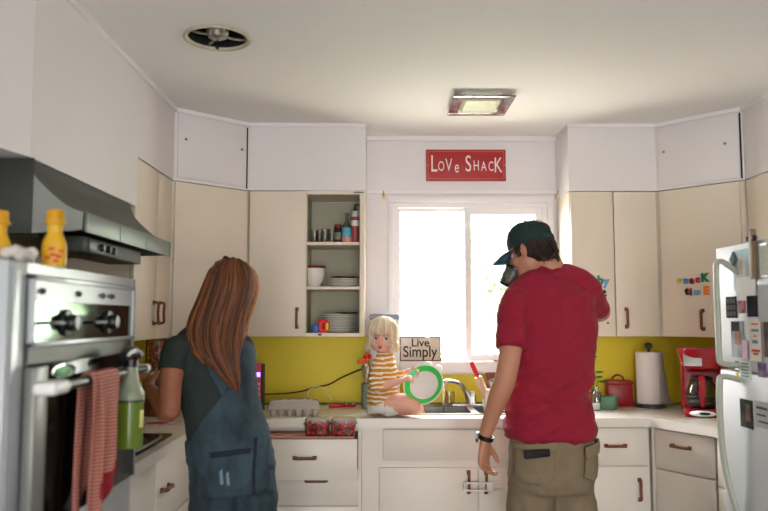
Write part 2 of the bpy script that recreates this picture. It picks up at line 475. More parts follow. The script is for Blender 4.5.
cabinet('upper_cabinet', 'cream diagonal corner wall cabinet behind the woman\'s head', (-1.084, 3.942), (-.747, 4.258), UZ0, UZ1,
        [(-1.078, 3.965), (-.755, 4.268), (-.745, 4.285), (-.745, YB), (XL, YB), (XL, 3.945), (-1.10, 3.945)],
        [('door', .004, .46, UZ0, UZ1, None, 0)], M_CAB)
def open_body(bm, L):
    h = UZ1 - UZ0; t = .018
    box(bm, 0, .33, .019, .31, 0, h)                         # closed half
    x0 = .33; x1 = L
    box(bm, x0, x1, .295, .31, 0, h); box(bm, x1 - .03, x1, .0, .295, 0, h, .002)
    for w in (0, h - .02): box(bm, x0, x1 - .03, .002, .295, w, w + .02)
    for w in (1.602 - UZ0, 1.857 - UZ0): box(bm, x0, x1 - .03, .006, .295, w, w + .018, .003)
oc = cabinet('upper_cabinet', 'cream wall cabinet with one door off and dishes showing on its shelves', (-.74, 4.26), (-.075, 4.26), UZ0, UZ1, open_body,
        [('door', .002, .331, UZ0, UZ1, (.28, 1.44, True), 0)], M_CAB)
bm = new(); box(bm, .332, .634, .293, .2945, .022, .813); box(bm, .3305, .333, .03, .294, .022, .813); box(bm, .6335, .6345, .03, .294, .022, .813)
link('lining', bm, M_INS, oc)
bm = new(); box(bm, .40, .42, -.003, .004, .006, .016, .002); link('catch', bm, M_BLACK, oc)
bm = new(); box(bm, .60, .655, -.004, .004, UZ1 - UZ0 - .012, UZ1 - UZ0 - .006); link('hinge', bm, M_STEELD, oc)
cabinet('upper_cabinet', 'cream two-door wall cabinet just right of the window', (1.105, 4.26), (1.608, 4.26), UZ0, UZ1, None,
        [('door', .002, .25, UZ0, UZ1, None, 0), ('door', .252, .501, UZ0, UZ1, (.31, 1.44, True), 0)], M_CAB)
cabinet('upper_cabinet', 'cream diagonal corner wall cabinet above the coffee maker', (1.614, 4.258), (1.947, 3.898), UZ0, UZ1,
        [(1.625, 4.275), (1.95, 3.915), (1.965, 3.91), (XR, 3.91), (XR, YB), (1.61, YB), (1.61, 4.285)],
        [('door', .006, .46, UZ0, UZ1, (.24, 1.43, True), 0)], M_CAB)
cabinet('upper_cabinet', 'cream wall cabinet at the right edge above the refrigerator', (1.945, 3.895), (1.945, 3.115), UZ0, UZ1,
        lambda bm, L: box(bm, 0, L, .019, .25, 0, UZ1 - UZ0), [('door', .002, .38, UZ0, UZ1, (.34, 1.43, True), 0), ('door', .382, .775, UZ0, UZ1, (.42, 1.43, True), 0)], M_CAB)
# flush cupboard panels in the soffit corners
for A, B, lab, k0, k1 in (((-1.08, 3.942), (-.752, 4.254), 'flush white cupboard panel with two tiny knobs above the left corner cabinet', (.05, 2.40), (.405, 2.40)),
                  ((1.618, 4.252), (1.939, 3.905), 'flush white cupboard panel with two tiny knobs above the right corner cabinet', (.045, 2.39), (.39, 2.38))):
    A, ang, L = front(A, B)
    t = thing('cupboard_panel', lab, 'panel', (A.x, A.y, 2.19), (0, 0, ang))
    bm = new(); box(bm, .01, L - .012, -.006, .006, 0, ZC - 2.19 - .03, .002); link('panel', bm, M_SOF, t)
    for u, w in (k0, k1):
        bm = new(); lathe(bm, [(0, .014), (.006, .013), (.008, .009), (.005, .004), (.004, 0)], T(u, -.006, w - 2.19) @ R(math.pi / 2, 'X'), n=14); link('knob', bm, M_BRASS, t)
    bm = new(); box(bm, L - .009, L - .001, -.003, .004, -.01, ZC - 2.19 - .03); link('edge_gap', bm, M_DARKGAP, t)

# base cabinets
BZ0, BZ1, BF = 0.09, 0.872, 3.965
cabinet('base_cabinet', 'drawer base cabinet beside the woman, its top drawer pulled open', (-.64, BF), (-.085, BF), BZ0, BZ1,
        lambda bm, L: (box(bm, 0, L, .5, .60, 0, BZ1 - BZ0), box(bm, 0, .018, .0, .5, 0, BZ1 - BZ0), box(bm, L - .018, L, 0, .5, 0, BZ1 - BZ0), box(bm, .018, L - .018, 0.019, .5, 0, .53), box(bm, .018, L - .018, .019, .5, .76, BZ1 - BZ0)),
        [('drawer', .02, .54, .632, .838, (.275, .745, False), .165), ('drawer', .02, .54, .475, .655, (.32, .60, False), 0), ('drawer', .02, .54, .29, .47, (.32, .40, False), 0), ('drawer', .02, .54, .1, .285, (.32, .2, False), 0)], M_CABW)
cabinet('base_cabinet', 'sink base cabinet with two doors held shut by a child lock', (-.083, BF), (1.06, BF), BZ0, BZ1,
        lambda bm, L: (box(bm, 0, L, .019, .60, 0, .55), box(bm, 0, L, .019, .04, .55, BZ1 - BZ0), box(bm, 0, .085, 0, .019, 0, BZ1 - BZ0)),
        [('false_front', .108, 1.14, .70, .862, None, 0), ('door', .09, .60, .10, .665, (.555, .59, True), 0), ('door', .605, 1.14, .10, .665, (.645, .59, True), 0)], M_CABW)
bm = new(); box(bm, .0, .006, 0, .02, 0, .19)
so = bpy.context.scene.objects
cabinet('base_cabinet', 'base cabinet with one drawer over one door, right of the man', (1.062, BF), (1.425, BF), BZ0, BZ1, lambda bm, L: box(bm, 0, L, .019, .60, 0, BZ1 - BZ0),
        [('drawer', .002, .352, .675, .868, (.18, .775, False), 0), ('door', .002, .352, .10, .67, (.30, .55, True), 0)], M_CABW)
cabinet('base_cabinet', 'angled corner base cabinet with one long handle under the coffee maker', (1.440, 3.955), (1.622, 3.64), BZ0, BZ1,
        [(1.458, 3.967), (1.64, 3.655), (XR - .01, 3.655), (XR - .01, YB - .01), (1.435, YB - .01), (1.435, 3.967)],
        [('drawer', .004, .36, .665, .866, (.17, .795, False), 0), ('door', .004, .36, .10, .662, None, 0)], M_CABW)
cabinet('base_cabinet', 'narrow white base cabinet between the corner and the refrigerator', (1.624, 3.636), (1.624, 3.06), BZ0, BZ1,
        lambda bm, L: box(bm, 0, L, .019, .57, 0, BZ1 - BZ0), [('drawer', .004, .57, .64, .866, None, 0), ('door', .004, .57, .10, .637, None, 0)], M_CABW)
cabinet('base_cabinet', 'white drawer base cabinet under the black cooktop', (-.885, 2.55), (-.885, 3.72), BZ0, BZ1,
        lambda bm, L: box(bm, 0, L, .019, .54, 0, BZ1 - BZ0),
        [('drawer', .004, .50, .60, .866, (.20, .71, False), 0), ('drawer', .504, 1.165, .60, .866, (.62, .74, False), 0), ('drawer', .004, .50, .10, .596, (.2, .45, False), 0), ('drawer', .504, 1.165, .10, .596, (.62, .45, False), 0)], M_CABW)
cabinet('base_cabinet', 'plain white corner base cabinet hidden behind the woman\'s legs', (-.883, 3.73), (-.65, 3.955), BZ0, BZ1,
        [(-.9, 3.735), (-.665, 3.967), (-.645, 3.967), (-.645, YB - .01), (XL + .01, YB - .01), (XL + .01, 3.735)],
        [('door', .01, .31, .10, .866, None, 0)], M_CABW)
# counter
bm = new()
Z0 = BZ1 + .002
def pr(poly): prism(bm, poly, Z0, CT)
pr([(XL, 2.55), (-.868, 2.55), (-.868, 3.70), (-.64, 3.935), (.12, 3.935), (.12, YB), (XL, YB)])
pr([(.12, 3.935), (.94, 3.935), (.94, 4.09), (.12, 4.09)]); pr([(.12, 4.46), (.94, 4.46), (.94, YB), (.12, YB)])
pr([(.94, 3.935), (1.42, 3.935), (1.602, 3.62), (1.602, 3.06), (XR, 3.06), (XR, YB), (.94, YB)])
bmesh.ops.remove_doubles(bm, verts=bm.verts, dist=.0005)
tag(link('countertop', bm, M_CTR), 'long off-white laminate countertop running under the window and around both corners', 'countertop')
# child lock
c0 = P(466, 484, BF); 
bm = new()
x0, x1, z0, z1 = P(464, 484, BF).x, P(500, 484, BF).x, .555, .592
tube(bm, [(x1, BF - .037, z1), (x0 + .012, BF - .037, z1), (x0, BF - .037, z1 - .006), (x0, BF - .037, z0 + .006), (x0 + .012, BF - .037, z0), (x1, BF - .037, z0)], .005, n=8, k=4)
box(bm, x1 - .075, x1 - .04, BF - .046, BF - .028, z0 - .006, z1 + .006, .004)
tag(link('child_lock', bm, M_WHITE), 'white plastic child lock looped through the sink cabinet handles', 'lock')

# ------------------------------------------------------------------ ceiling fan opening and vent light, sign
t = thing('exhaust_fan', 'round open exhaust fan in the ceiling, its cover gone', 'fan', (FANC.x, FANC.y, ZC))
bm = new(); lathe(bm, [(.121, .002), (.133, -.001), (.134, -.008), (.128, -.011), (.119, -.008), (.1175, .002)], n=48, closed=True); link('rim', bm, mat('grimy_enamel', (190, 184, 160), .5, var=.2), t)
bm = new(); lathe(bm, [(.1185, -.003), (.1185, .17), (0, .17)], n=40); link('housing', bm, mat('dark_housing', (26, 30, 25), .8, var=.4, scale=20), t)
bm = new()
for k in range(4):
    box(bm, .01, .085, -.022, .022, -.0015, .0015, .001, mx=T(0, 0, .09) @ R(k * math.pi / 2 + .4, 'Z') @ R(.5, 'X'))
lathe(bm, [(0, .16), (.03, .16), (.032, .11), (.02, .08), (.012, .05), (0, .045)], n=20); link('blades', bm, M_STEEL, t)
bm = new()
for k in range(4):
    a = k * 1.571 + .5; tube(bm, [(.119 * math.cos(a), .119 * math.sin(a), .012), (.07 * math.cos(a), .07 * math.sin(a), .006), (.03 * math.cos(a), .03 * math.sin(a), .010)], .0055, n=6, k=3)
lathe(bm, [(0, .05), (.04, .045), (.046, .02), (.036, .0), (.018, -.008), (0, -.010)], n=24); link('bracket', bm, mat('tarnished_metal', (170, 168, 156), .35, .8, var=.3, scale=30), t)
bm = new(); tube(bm, [(0, 0, -.005), (0, 0, -.035)], .003, n=8); ell(bm, (0, 0, -.042), (.008, .008, .008), sub=2); link('pull_knob', bm, M_BLACK, t)
# square vent light
vc = PZ(480, 101, ZC)
t = thing('ceiling_light', 'square recessed ceiling light with mirrored trim above the sign', 'light', (vc.x, vc.y, ZC))
bm = new(); a = .155; 
box(bm, -a, a, -a * 1.15, -a * 1.15 + .045, -.008, 0, .002); box(bm, -a, a, a * 1.15 - .045, a * 1.15, -.008, 0, .002)
box(bm, -a, -a + .05, -a * 1.15 + .045, a * 1.15 - .045, -.008, 0); box(bm, a - .05, a, -a * 1.15 + .045, a * 1.15 - .045, -.008, 0); link('trim_plate', bm, mat('mirror_trim', (150, 140, 140), .15, .9, var=.5, scale=25), t)
bm = new(); sweep(bm, [(0, 0, 0, .106, .13), (0, 0, -.02, .10, .125), (0, 0, -.034, .085, .11), (0, 0, -.036, .04, .05)], side=(1, 0, 0), n=24, power=8); link('diffuser', bm, mat('ribbed_glass', (214, 220, 190), .25, var=.06, bump=.4, bscale=90), t)
bm = new(); frame(bm, -.1, .1, -.12, .12, 0, .01, .006); link('retainer', bm, M_BRASS, t).rotation_euler = (-math.pi / 2, 0, 0)
bpy.data.objects[t.children[-1].name].location = (0, 0, -.022)
# LOVE SHACK sign
a0, a1 = P(426, 149.5, YB - .012), P(506, 181, YB - .012)
cx, cz, w, h = (a0.x + a1.x) / 2, (a0.z + a1.z) / 2, a1.x - a0.x, a0.z - a1.z
t = thing('hanging_sign', 'red rectangular LOVE SHACK sign above the window', 'sign', (cx, YB - .001, cz))
bm = new(); box(bm, -w / 2, w / 2, -.014, -.001, -h / 2, h / 2, .002); link('board', bm, mat('sign_red', (168, 34, 40), .5, var=.08), t)
M_LETW = mat('sign_letter_white', (232, 226, 220), .6)
q = T(0, -.016, 0) @ R(math.pi / 2, 'X')
bm = new()
x = -w / 2 + .026
for ch, sz, dz, adv in (('L', .150, .004, .052), ('O', .085, -.010, .056), ('V', .115, -.004, .056), ('e', .105, -.014, .062), (' ', .1, 0, .022), ('S', .145, .004, .063), ('H', .090, -.006, .055), ('A', .085, -.010, .055), ('C', .085, -.010, .053), ('K', .135, -.004, .05)):
    if ch != ' ': text_bm(bm, ch, sz, .002, T(x + adv * .42, -.016, dz) @ R(math.pi / 2, 'X'), sx=.60)
    x += adv * .84
link('lettering', bm, M_LETW, t)
bm = new(); g = .012; yy = -.0145
frame(bm, -w / 2 + g, w / 2 - g, -h / 2 + g, h / 2 - g, yy - .001, yy, .0022); link('gold_line', bm, mat('gold_paint', (196, 140, 60), .5), t)
for s in (-1, 1):
    bm = new(); lathe(bm, [(0, .003), (.004, .002), (.005, 0)], T(s * (w / 2 - .007), -.014, 0) @ R(math.pi / 2, 'X'), n=10)
    link('screw', bm, M_STEEL, t)
# Live Simply sign on the sill
a0, a1 = P(399.5, 336, YB - .03), P(441, 360.5, YB - .03)
w, h = a1.x - a0.x, a0.z - a1.z
t = thing('sill_sign', 'small framed sign reading Live Simply on the window sill', 'sign', ((a0.x + a1.x) / 2, YB - .035, 1.1805), (-.04, 0, 0))
bm = new(); box(bm, -w / 2 + .005, w / 2 - .005, -.003, .008, .004, h - .004); link('board', bm, mat('weathered_board', (196, 184, 168), .7, var=.18, scale=20), t)
bm = new(); frame(bm, -w / 2, w / 2, 0, h, -.008, .01, .007); link('sign_frame', bm, mat('brown_frame', (88, 62, 56), .6, var=.2), t)
M_LETB = mat('letter_black', (28, 24, 26), .6)
bm = new(); text_bm(bm, 'Live', .068, .001, T(0.0, -.004, h * .74) @ R(math.pi / 2, 'X'), bold=.0012); link('lettering', bm, M_LETB, t)
bm = new(); text_bm(bm, 'Simply', .092, .001, T(-.002, -.004, h * .37) @ R(math.pi / 2, 'X'), bold=.0012, sx=.86); link('lettering', bm, M_LETB, t)

# ------------------------------------------------------------------ range hood
t = thing('range_hood', 'curved stainless steel range hood over the cooktop', 'range hood', (XL, 2.305, 1.70))
L = .955; x1 = -.915 - XL; x0 = -1.09 - XL
prof = [(0, 0), (x1, 0.012), (x1 + .002, .066)]
cur = smooth_path([(x1 + .002, .066), (x1 - .045, .085), (x1 - .10, .128), (x1 - .155, .185), (x0, .238)], 5)
prof += cur[1:] + [(0, .238)]
bm = new()
n_ = len(prof)
ta = bmesh.new()
va = [ta.verts.new((x, 0, z)) for x, z in prof]; vb = [ta.verts.new((x, L, z)) for x, z in prof]
for i in range(1, n_ - 1):
    ta.faces.new((va[i], vb[i], vb[i + 1], va[i + 1]))
ta.faces.new((va[n_ - 1], vb[n_ - 1], vb[0], va[0]))
ta.faces.new(va); ta.faces.new(list(reversed(vb)))
bmesh.ops.recalc_face_normals(ta, faces=ta.faces)
g = bmesh.ops.solidify(ta, geom=list(ta.faces), thickness=.0025)
merge(bm, ta)
link('canopy', bm, M_STEELD, t)
bm = new(); prism(bm, [(x, z) for x, z in prof if x >= x0 - .001] + [(x0, .0)], 0, .002, mx=T(0, -.0005, 0) @ R(math.pi / 2, 'X')); link('side_panel', bm, mat('pale_steel', (142, 146, 138), .5, .5), t)
bm = new(); box(bm, x1 + .003, x1 + .009, .003, L - .003, .006, .07, .002)
for k in (0, .33, .66, 1): box(bm, x1 + .008, x1 + .0115, .006 + k * (L - .03), .02 + k * (L - .03), .008, .068, .001)
link('lip', bm, mat('lip_steel', (104, 110, 104), .45, .8), t)
bm = new(); box(bm, 0, x0 + .02, -.004, 0, .0, .236, .001); link('end_panel', bm, mat('dark_steel_panel', (58, 61, 56), .55, .6), t)
bm = new(); box(bm, x1 - .15, x1 - .02, .06, .64, -.05, .0, .004); cp = link('control_box', bm, mat('dark_steel_panel', (58, 61, 56), .55, .6), t)
bm = new(); box(bm, x1 - .02, x1 - .0165, .1, .36, -.046, -.006, .001); link('control_plate', bm, M_BLACK, cp)
for k in (.2, .26, .31):
    bm = new(); lathe(bm, [(0, .016), (.011, .015), (.013, 0)], T(x1 - .0165, k, -.026) @ R(math.pi / 2, 'Y'), n=14); link('knob', bm, mat('knob_grey', (50, 52, 50), .3, .6), cp)
bm = new(); box(bm, .02, x1 - .16, .06, L - .06, -.004, .004); link('filter', bm, mat('greasy_filter', (60, 58, 48), .6, .5, var=.3, scale=80), t)

# ------------------------------------------------------------------ wall oven tower
OX = -.82
t = thing('oven_cabinet', 'tall white cabinet housing the wall oven at the left edge', 'cabinet', (XL + .006, 1.67, 0))
ox = OX - XL - .006
bm = new(); box(bm, 0, ox - .022, 0, .875, 0, .93); box(bm, 0, ox - .30, 0, .875, .93, 1.568); box(bm, 0, ox - .004, 0, .09, .93, 1.57, .003); box(bm, 0, ox - .004, .835, .875, .93, 1.57, .003); box(bm, 0, ox - .004, .09, .835, 1.545, 1.57); link('body', bm, M_ENAMEL, t)
bm = new(); box(bm, ox - .02, ox - .002, .01, .865, .1, .925, .003); link('door', bm, mat('pale_blue_panel', (196, 204, 206), .35), t)
bm = new(); box(bm, ox - .005, ox + .001, .013, .02, .93, 1.56); box(bm, .02, ox - .03, -.003, 0, .02, 1.55); link('side_seam', bm, mat('seam_grey', (150, 154, 158), .5), t)
t = thing('built_in_oven', 'built-in wall oven with a mirrored control panel and black glass door', 'oven', (OX, 1.765, .93))
OL = .735
bm = new(); box(bm, -.28, -.004, 0, OL, .0, .61); link('body', bm, M_BLACK, t)
bm = new(); z0, z1 = .44, .612
box(bm, -.004, .012, 0, OL, z1 - .012, z1, .002); box(bm, -.004, .012, 0, OL, z0, z0 + .012, .002); box(bm, -.004, .012, 0, .012, z0, z1, .002); box(bm, -.004, .012, OL - .02, OL, z0, z1, .002)
box(bm, -.004, .006, .012, OL - .02, z1 - .062, z1 - .012); pf = link('panel_frame', bm, M_ENAMEL, t)
for k in (.05, .27, .45, .52):
    bm = new(); lathe(bm, [(0, .012), (.006, .01), (.009, 0)], T(.006, k, z1 - .037) @ R(math.pi / 2, 'Y'), n=12)
    if k > .4: box(bm, .006, .012, k - .03, k + .03, z1 - .041, z1 - .033, .002)
    link('button', bm, M_BLACK, pf)
bm = new(); box(bm, -.004, .004, .012, OL - .02, z0 + .012, z1 - .062); link('control_glass', bm, mat('mirror_glass', (92, 108, 96), .08, 1.0, var=.02), t)
for k in (.20, .50):
    bm = new(); lathe(bm, [(0, .034), (.018, .033), (.021, .028), (.022, .012), (.034, .01), (.036, 0)], T(.004, k, z0 + .058) @ R(math.pi / 2, 'Y'), n=20)
    box(bm, .016, .024, k - .14, k + .02, z0 + .053, z0 + .062, .003); link('dial', bm, M_BLACK, t)
bm = new(); box(bm, -.004, .002, 0, OL, .405, .438); link('vent_strip', bm, M_STEELD, t)
bm = new(); box(bm, -.002, .022, 0, OL, .0, .40, .004); dr = link('oven_door', bm, mat('oven_glass', (7, 8, 8), .12, var=.05, ior=1.2), t)
bm = new(); box(bm, -.001, .026, -.01, .06, .0, .395, .003); link('door_frame', bm, mat('silver_trim', (128, 130, 126), .4, .4), dr)
bm = new(); box(bm, .0, .0245, OL - .006, OL + .002, 0, .39, .001); link('door_frame', bm, mat('silver_trim', (128, 130, 126), .4, .4), dr)
bm = new(); tube(bm, [(.058, -.005, .345), (.062, .1, .347), (.062, OL - .1, .347), (.058, OL - .02, .345)], .0125, n=14); hb = link('handle', bm, mat('dark_handle_bar', (44, 48, 40), .35, 0), dr)
bm = new(); box(bm, .02, .078, -.02, .075, .33, .362, .012, seg=4); link('handle_bracket', bm, M_WHITE, dr)
bm = new(); box(bm, .02, .074, OL - .05, OL - .01, .333, .36, .01, seg=4); link('handle_bracket', bm, M_WHITE, dr)
bm = new(); lathe(bm, [(0, .004), (.022, .004), (.026, 0)], T(.0235, .15, .376) @ S(1, 2.2, .55) @ R(math.pi / 2, 'Y'), n=24); link('green_badge', bm, mat('badge_green', (16, 150, 60), .3), dr)
bm = new(); lathe(bm, [(.026, 0), (.030, .004), (.034, .003), (.034, 0)], T(.0235, .15, .376) @ S(1, 2.2, .55) @ R(math.pi / 2, 'Y'), n=24); link('badge_ring', bm, M_CHROME, dr)
# cooktop
t = thing('cooktop', 'black glass cooktop set into the left counter', 'cooktop', (-1.145, 2.97, CT))
bm = new(); box(bm, -.25, .235, -.40, .40, 0, .012, .003); link('glass_top', bm, mat('cooktop_glass', (8, 9, 9), .2, ior=1.2), t)
for x, y, r in ((-.1, -.18, .09), (.1, -.18, .07), (-.1, .18, .07), (.1, .18, .09)):
    bm = new(); lathe(bm, [(r, .012), (r - .004, .016), (r - .02, .016), (r - .024, .013), (r - .03, .016), (r - .045, .016), (r - .05, .012)], n=28, mx=T(x, y, 0)); link('burner', bm, mat('burner_iron', (30, 30, 30), .6), t)
bm = new(); tube(bm, [(.20, -.30, .02), (.235, -.1, .022), (.235, .2, .022), (.20, .33, .02)], .006, n=8); link('guard_rail', bm, M_STEEL, t)
# ------------------------------------------------------------------ refrigerator
FX = 1.395
t = thing('refrigerator', 'white top-freezer refrigerator covered with magnets and papers', 'refrigerator', (FX, 2.16, 0))
W_ = .93
M_FR = mat('fridge_enamel', (176, 181, 180), .5, var=.02, bump=.03, bscale=150)
bm = new(); box(bm, .07, .76, 0, W_, .02, 1.72, .01); link('body', bm, M_FR, t)
def fdoor(z0, z1):
    bm = new(); t2 = bmesh.new()
    ys = [i / 60 for i in range(61)]
    pr_ = [(.03 * abs(2 * y - 1) ** 40, y * W_) for y in ys]
    poly = [(x, y) for x, y in pr_] + [(.066, W_), (.066, 0)]
    prism(bm, poly, z0, z1, bev=.004)
    return bm
M_HND = mat('handle_cream', (176, 180, 164), .4)
fd = link('freezer_door', fdoor(1.245, 1.725), M_FR, t)
hy = .76
bm = new(); sweep(bm, smooth_path([(.012, hy - .05, 1.60, .012, .01), (-.03, hy + .0, 1.655, .013, .011), (-.05, hy + .02, 1.66, .013, .011), (-.055, hy + .025, 1.62, .013, .011), (-.055, hy + .025, 1.40, .013, .011), (-.055, hy + .025, 1.29, .013, .011), (-.045, hy + .02, 1.262, .013, .011), (.01, hy - .02, 1.258, .013, .011)], 4), side=(0, 1, 0), n=12); link('handle', bm, M_HND, fd)
fd2 = link('main_door', fdoor(.10, 1.232), M_FR, t)
bm = new(); sweep(bm, smooth_path([(.01, hy - .02, 1.20, .013, .011), (-.045, hy + .02, 1.212, .013, .011), (-.058, hy + .025, 1.18, .014, .012), (-.06, hy + .025, 1.02, .014, .012), (-.05, hy + .02, .86, .014, .012), (-.02, hy + .0, .70, .014, .012), (.004, hy - .02, .64, .014, .012)], 5), side=(0, 1, 0), n=12); link('handle', bm, M_HND, fd2)
bm = new(); box(bm, .08, .7, .02, W_ - .02, 0, .1); link('kick_plate', bm, M_BLACK, t)

# ================================================================== things on the counter
M_MARBLE = mat('dark_marble', (66, 66, 70), .35, var=.5, scale=40)
def C(px, py, z=CT): return PZ(px, py, z)
# red canister
c = C(622, 406.5); c.y += .06
t = thing('bread_tin', 'square red tin with an arched lid handle beside the paper towels', 'tin', (c.x, c.y, CT), (0, 0, -.12))
bm = new(); box(bm, -.072, .072, -.065, .065, 0, .13, .006); link('box', bm, mat('red_enamel', (150, 18, 28), .35, var=.08), t)
bm = new(); box(bm, -.078, .078, -.071, .071, .128, .148, .006); l = link('lid', bm, mat('red_enamel', (150, 18, 28)), t)
bm = new(); tube(bm, [(-.034, 0, .146), (-.028, 0, .166), (0, 0, .18), (.028, 0, .166), (.034, 0, .146)], .005, n=8); link('handle', bm, mat('red_enamel', (150, 18, 28)), l)
# green bowl
c = C(609.5, 410); c.y += .04
bm = new(); lathe(bm, [(0, .004), (.045, .004), (.05, 0), (.054, .004), (.061, .06), (.063, .072), (.060, .073), (.057, .066), (.05, .012), (0, .01)], n=36)
solo('bowl', bm, mat('sage_glaze', (104, 146, 118), .3, var=.06), 'small sage green bowl in front of the red tin', 'bowl', loc=(c.x, c.y, CT))
# glass bottle
c = C(597.5, 411); 
t = thing('glass_bottle', 'small clear glass bottle on the counter just right of the man', 'bottle', (c.x, c.y + .02, CT))
bm = new(); lathe(bm, [(0, .002), (.024, .002), (.027, .01), (.027, .075), (.024, .09), (.013, .105), (.013, .125), (.016, .127), (.016, .132), (.011, .132), (.010, .105), (.021, .088), (.024, .07), (.024, .012), (0, .006)], n=24); link('glass', bm, M_PLAST, t)
bm = new(); lathe(bm, [(0, .007), (.0235, .007), (.0235, .04), (0, .04)], n=20); link('contents', bm, mat('salt_white', (226, 222, 216), .8), t)
# paper towel holder and roll
c = C(655, 408.5); c.y += .075
t = thing('paper_towel_holder', 'dark marble paper towel stand with a round knob on its pole', 'paper towel holder', (c.x, c.y, CT))
bm = new(); lathe(bm, [(0, 0), (.086, 0), (.09, .004), (.088, .018), (.07, .022), (0, .022)], n=36); link('base', bm, M_MARBLE, t)
bm = new(); lathe(bm, [(.007, .02), (.007, .335), (0, .335)], n=12); link('pole', bm, M_WOODH, t)
bm = new(); lathe(bm, [(0, .322), (.01, .322), (.009, .335), (.016, .342), (.023, .352), (.021, .366), (.012, .373), (0, .375)], n=20); link('knob', bm, M_MARBLE, t)
M_PAPER = mat('paper_towel', (238, 234, 230), .9, var=.015, bump=.12, bscale=140)
t = thing('paper_towel_roll', 'white paper towel roll with its loose sheet hanging at the right', 'paper towels', (c.x, c.y, CT + .023))
bm = new(); lathe(bm, [(.02, 0), (.074, 0), (.076, .003), (.076, .294), (.073, .298), (.02, .298), (.018, .29), (.018, .008)], n=44, closed=True); link('roll', bm, M_PAPER, t)
bm = new()
grid = []
for i in range(9):
    v = i / 8; z = .297 - v * .30
    row = []
    for j in range(8):
        u = j / 7; a = -1.15 + u * 1.05
        r_ = .0775 + .022 * u * v * v
        x = r_ * math.cos(a); y = r_ * math.sin(a)
        if u > .6: x += (u - .6) * .055 * v; 
        row.append(bm.verts.new((x, y, z + .004 * math.sin(u * 6))))
    grid.append(row)
for i in range(8):
    for j in range(7): bm.faces.new((grid[i][j], grid[i][j + 1], grid[i + 1][j + 1], grid[i + 1][j]))
bmesh.ops.solidify(bm, geom=list(bm.faces), thickness=.0012); link('loose_sheet', bm, M_PAPER, t, smooth=True)
# coffee maker
c = PZ(700, 417.5, CT)
t = thing('coffee_maker', 'red drip coffee maker with a glass carafe on the right counter', 'coffee maker', (c.x + .055, c.y + .10, CT), (0, 0, -.34))
bm = new(); box(bm, -.10, .10, -.125, .12, 0, .045, .02, seg=4); link('base', bm, M_RED, t)
bm = new(); box(bm, -.10, .10, .03, .13, .03, .30, .02, seg=4); box(bm, .085, .135, -.02, .13, .0, .355, .018, seg=4); link('water_tank', bm, M_RED, t)
bm = new()
sweep(bm, [(0, -.015, .235, .075, .08), (0, -.012, .25, .085, .088), (0, -.01, .33, .118, .115), (0, -.01, .355, .12, .118)], side=(1, 0, 0), n=32, power=3.5)
hd = link('brew_head', bm, M_RED, t)
bm = new(); sweep(bm, [(0, -.01, .352, .121, .119), (0, -.01, .36, .118, .116), (0, -.01, .364, .10, .1)], side=(1, 0, 0), n=32, power=3.5); link('lid', bm, M_RED, t)
bm = new(); box(bm, -.045, .045, -.004, .002, -.045, .04, .002, mx=T(-.045, -.113, .31) @ R(-.28, 'X')); link('silver_plate', bm, mat('silver_plate', (205, 205, 205), .25, .6), hd)
bm = new(); box(bm, -.09, -.0, -.119, -.112, .348, .357, .003); link('silver_edge', bm, M_CHROME, hd)
bm = new(); box(bm, .137, .139, -.0, .05, .14, .30, .002); link('water_gauge', bm, mat('gauge_grey', (120, 124, 120), .3), t)
bm = new(); lathe(bm, [(0, .006), (.05, .005), (.055, 0)], T(-.005, -.1265, .022) @ R(math.pi / 2, 'X') @ S(1.2, .32, 1), n=32); link('control_strip', bm, M_CHROME, t)
bm = new(); lathe(bm, [(0, .003), (.03, .002), (.032, 0)], T(.005, -.132, .022) @ R(math.pi / 2, 'X') @ S(.9, .22, 1), n=24); link('button', bm, M_BLACK, t)
t = thing('carafe', 'glass coffee carafe with a red handle inside the coffee maker', 'carafe', t.location + R(-.34, 'Z') @ V((0, -.04, .046)), (0, 0, -.34))
bm = new(); lathe(bm, [(0, 0), (.055, 0), (.07, .02), (.078, .055), (.076, .085), (.062, .125), (.05, .15), (.047, .15), (.059, .125), (.073, .085), (.075, .055), (.067, .022), (.053, .003), (0, .003)], n=40); link('glass', bm, clear('smoked_glass', (205, 205, 200), .1), t)
bm = new(); lathe(bm, [(.079, .046), (.0805, .05), (.0805, .058), (.079, .062)], n=40); lathe(bm, [(.0, .004), (.064, .004), (.071, .02), (.071, .026), (0, .026)], n=36); link('black_band', bm, M_BLACK, t)
bm = new(); lathe(bm, [(0, .165), (.03, .165), (.052, .158), (.056, .15), (.054, .142), (0, .146)], n=36); link('lid', bm, M_BLACK, t)
bm = new(); sweep(bm, smooth_path([(-.005, -.05, .155, .016, .012), (-.005, -.085, .165, .017, .010), (-.005, -.108, .14, .017, .009), (-.005, -.112, .09, .016, .008), (-.005, -.104, .04, .013, .007), (-.005, -.098, .012, .009, .005)], 4), side=(1, 0, 0), n=14, power=3); link('handle', bm, M_RED, t)
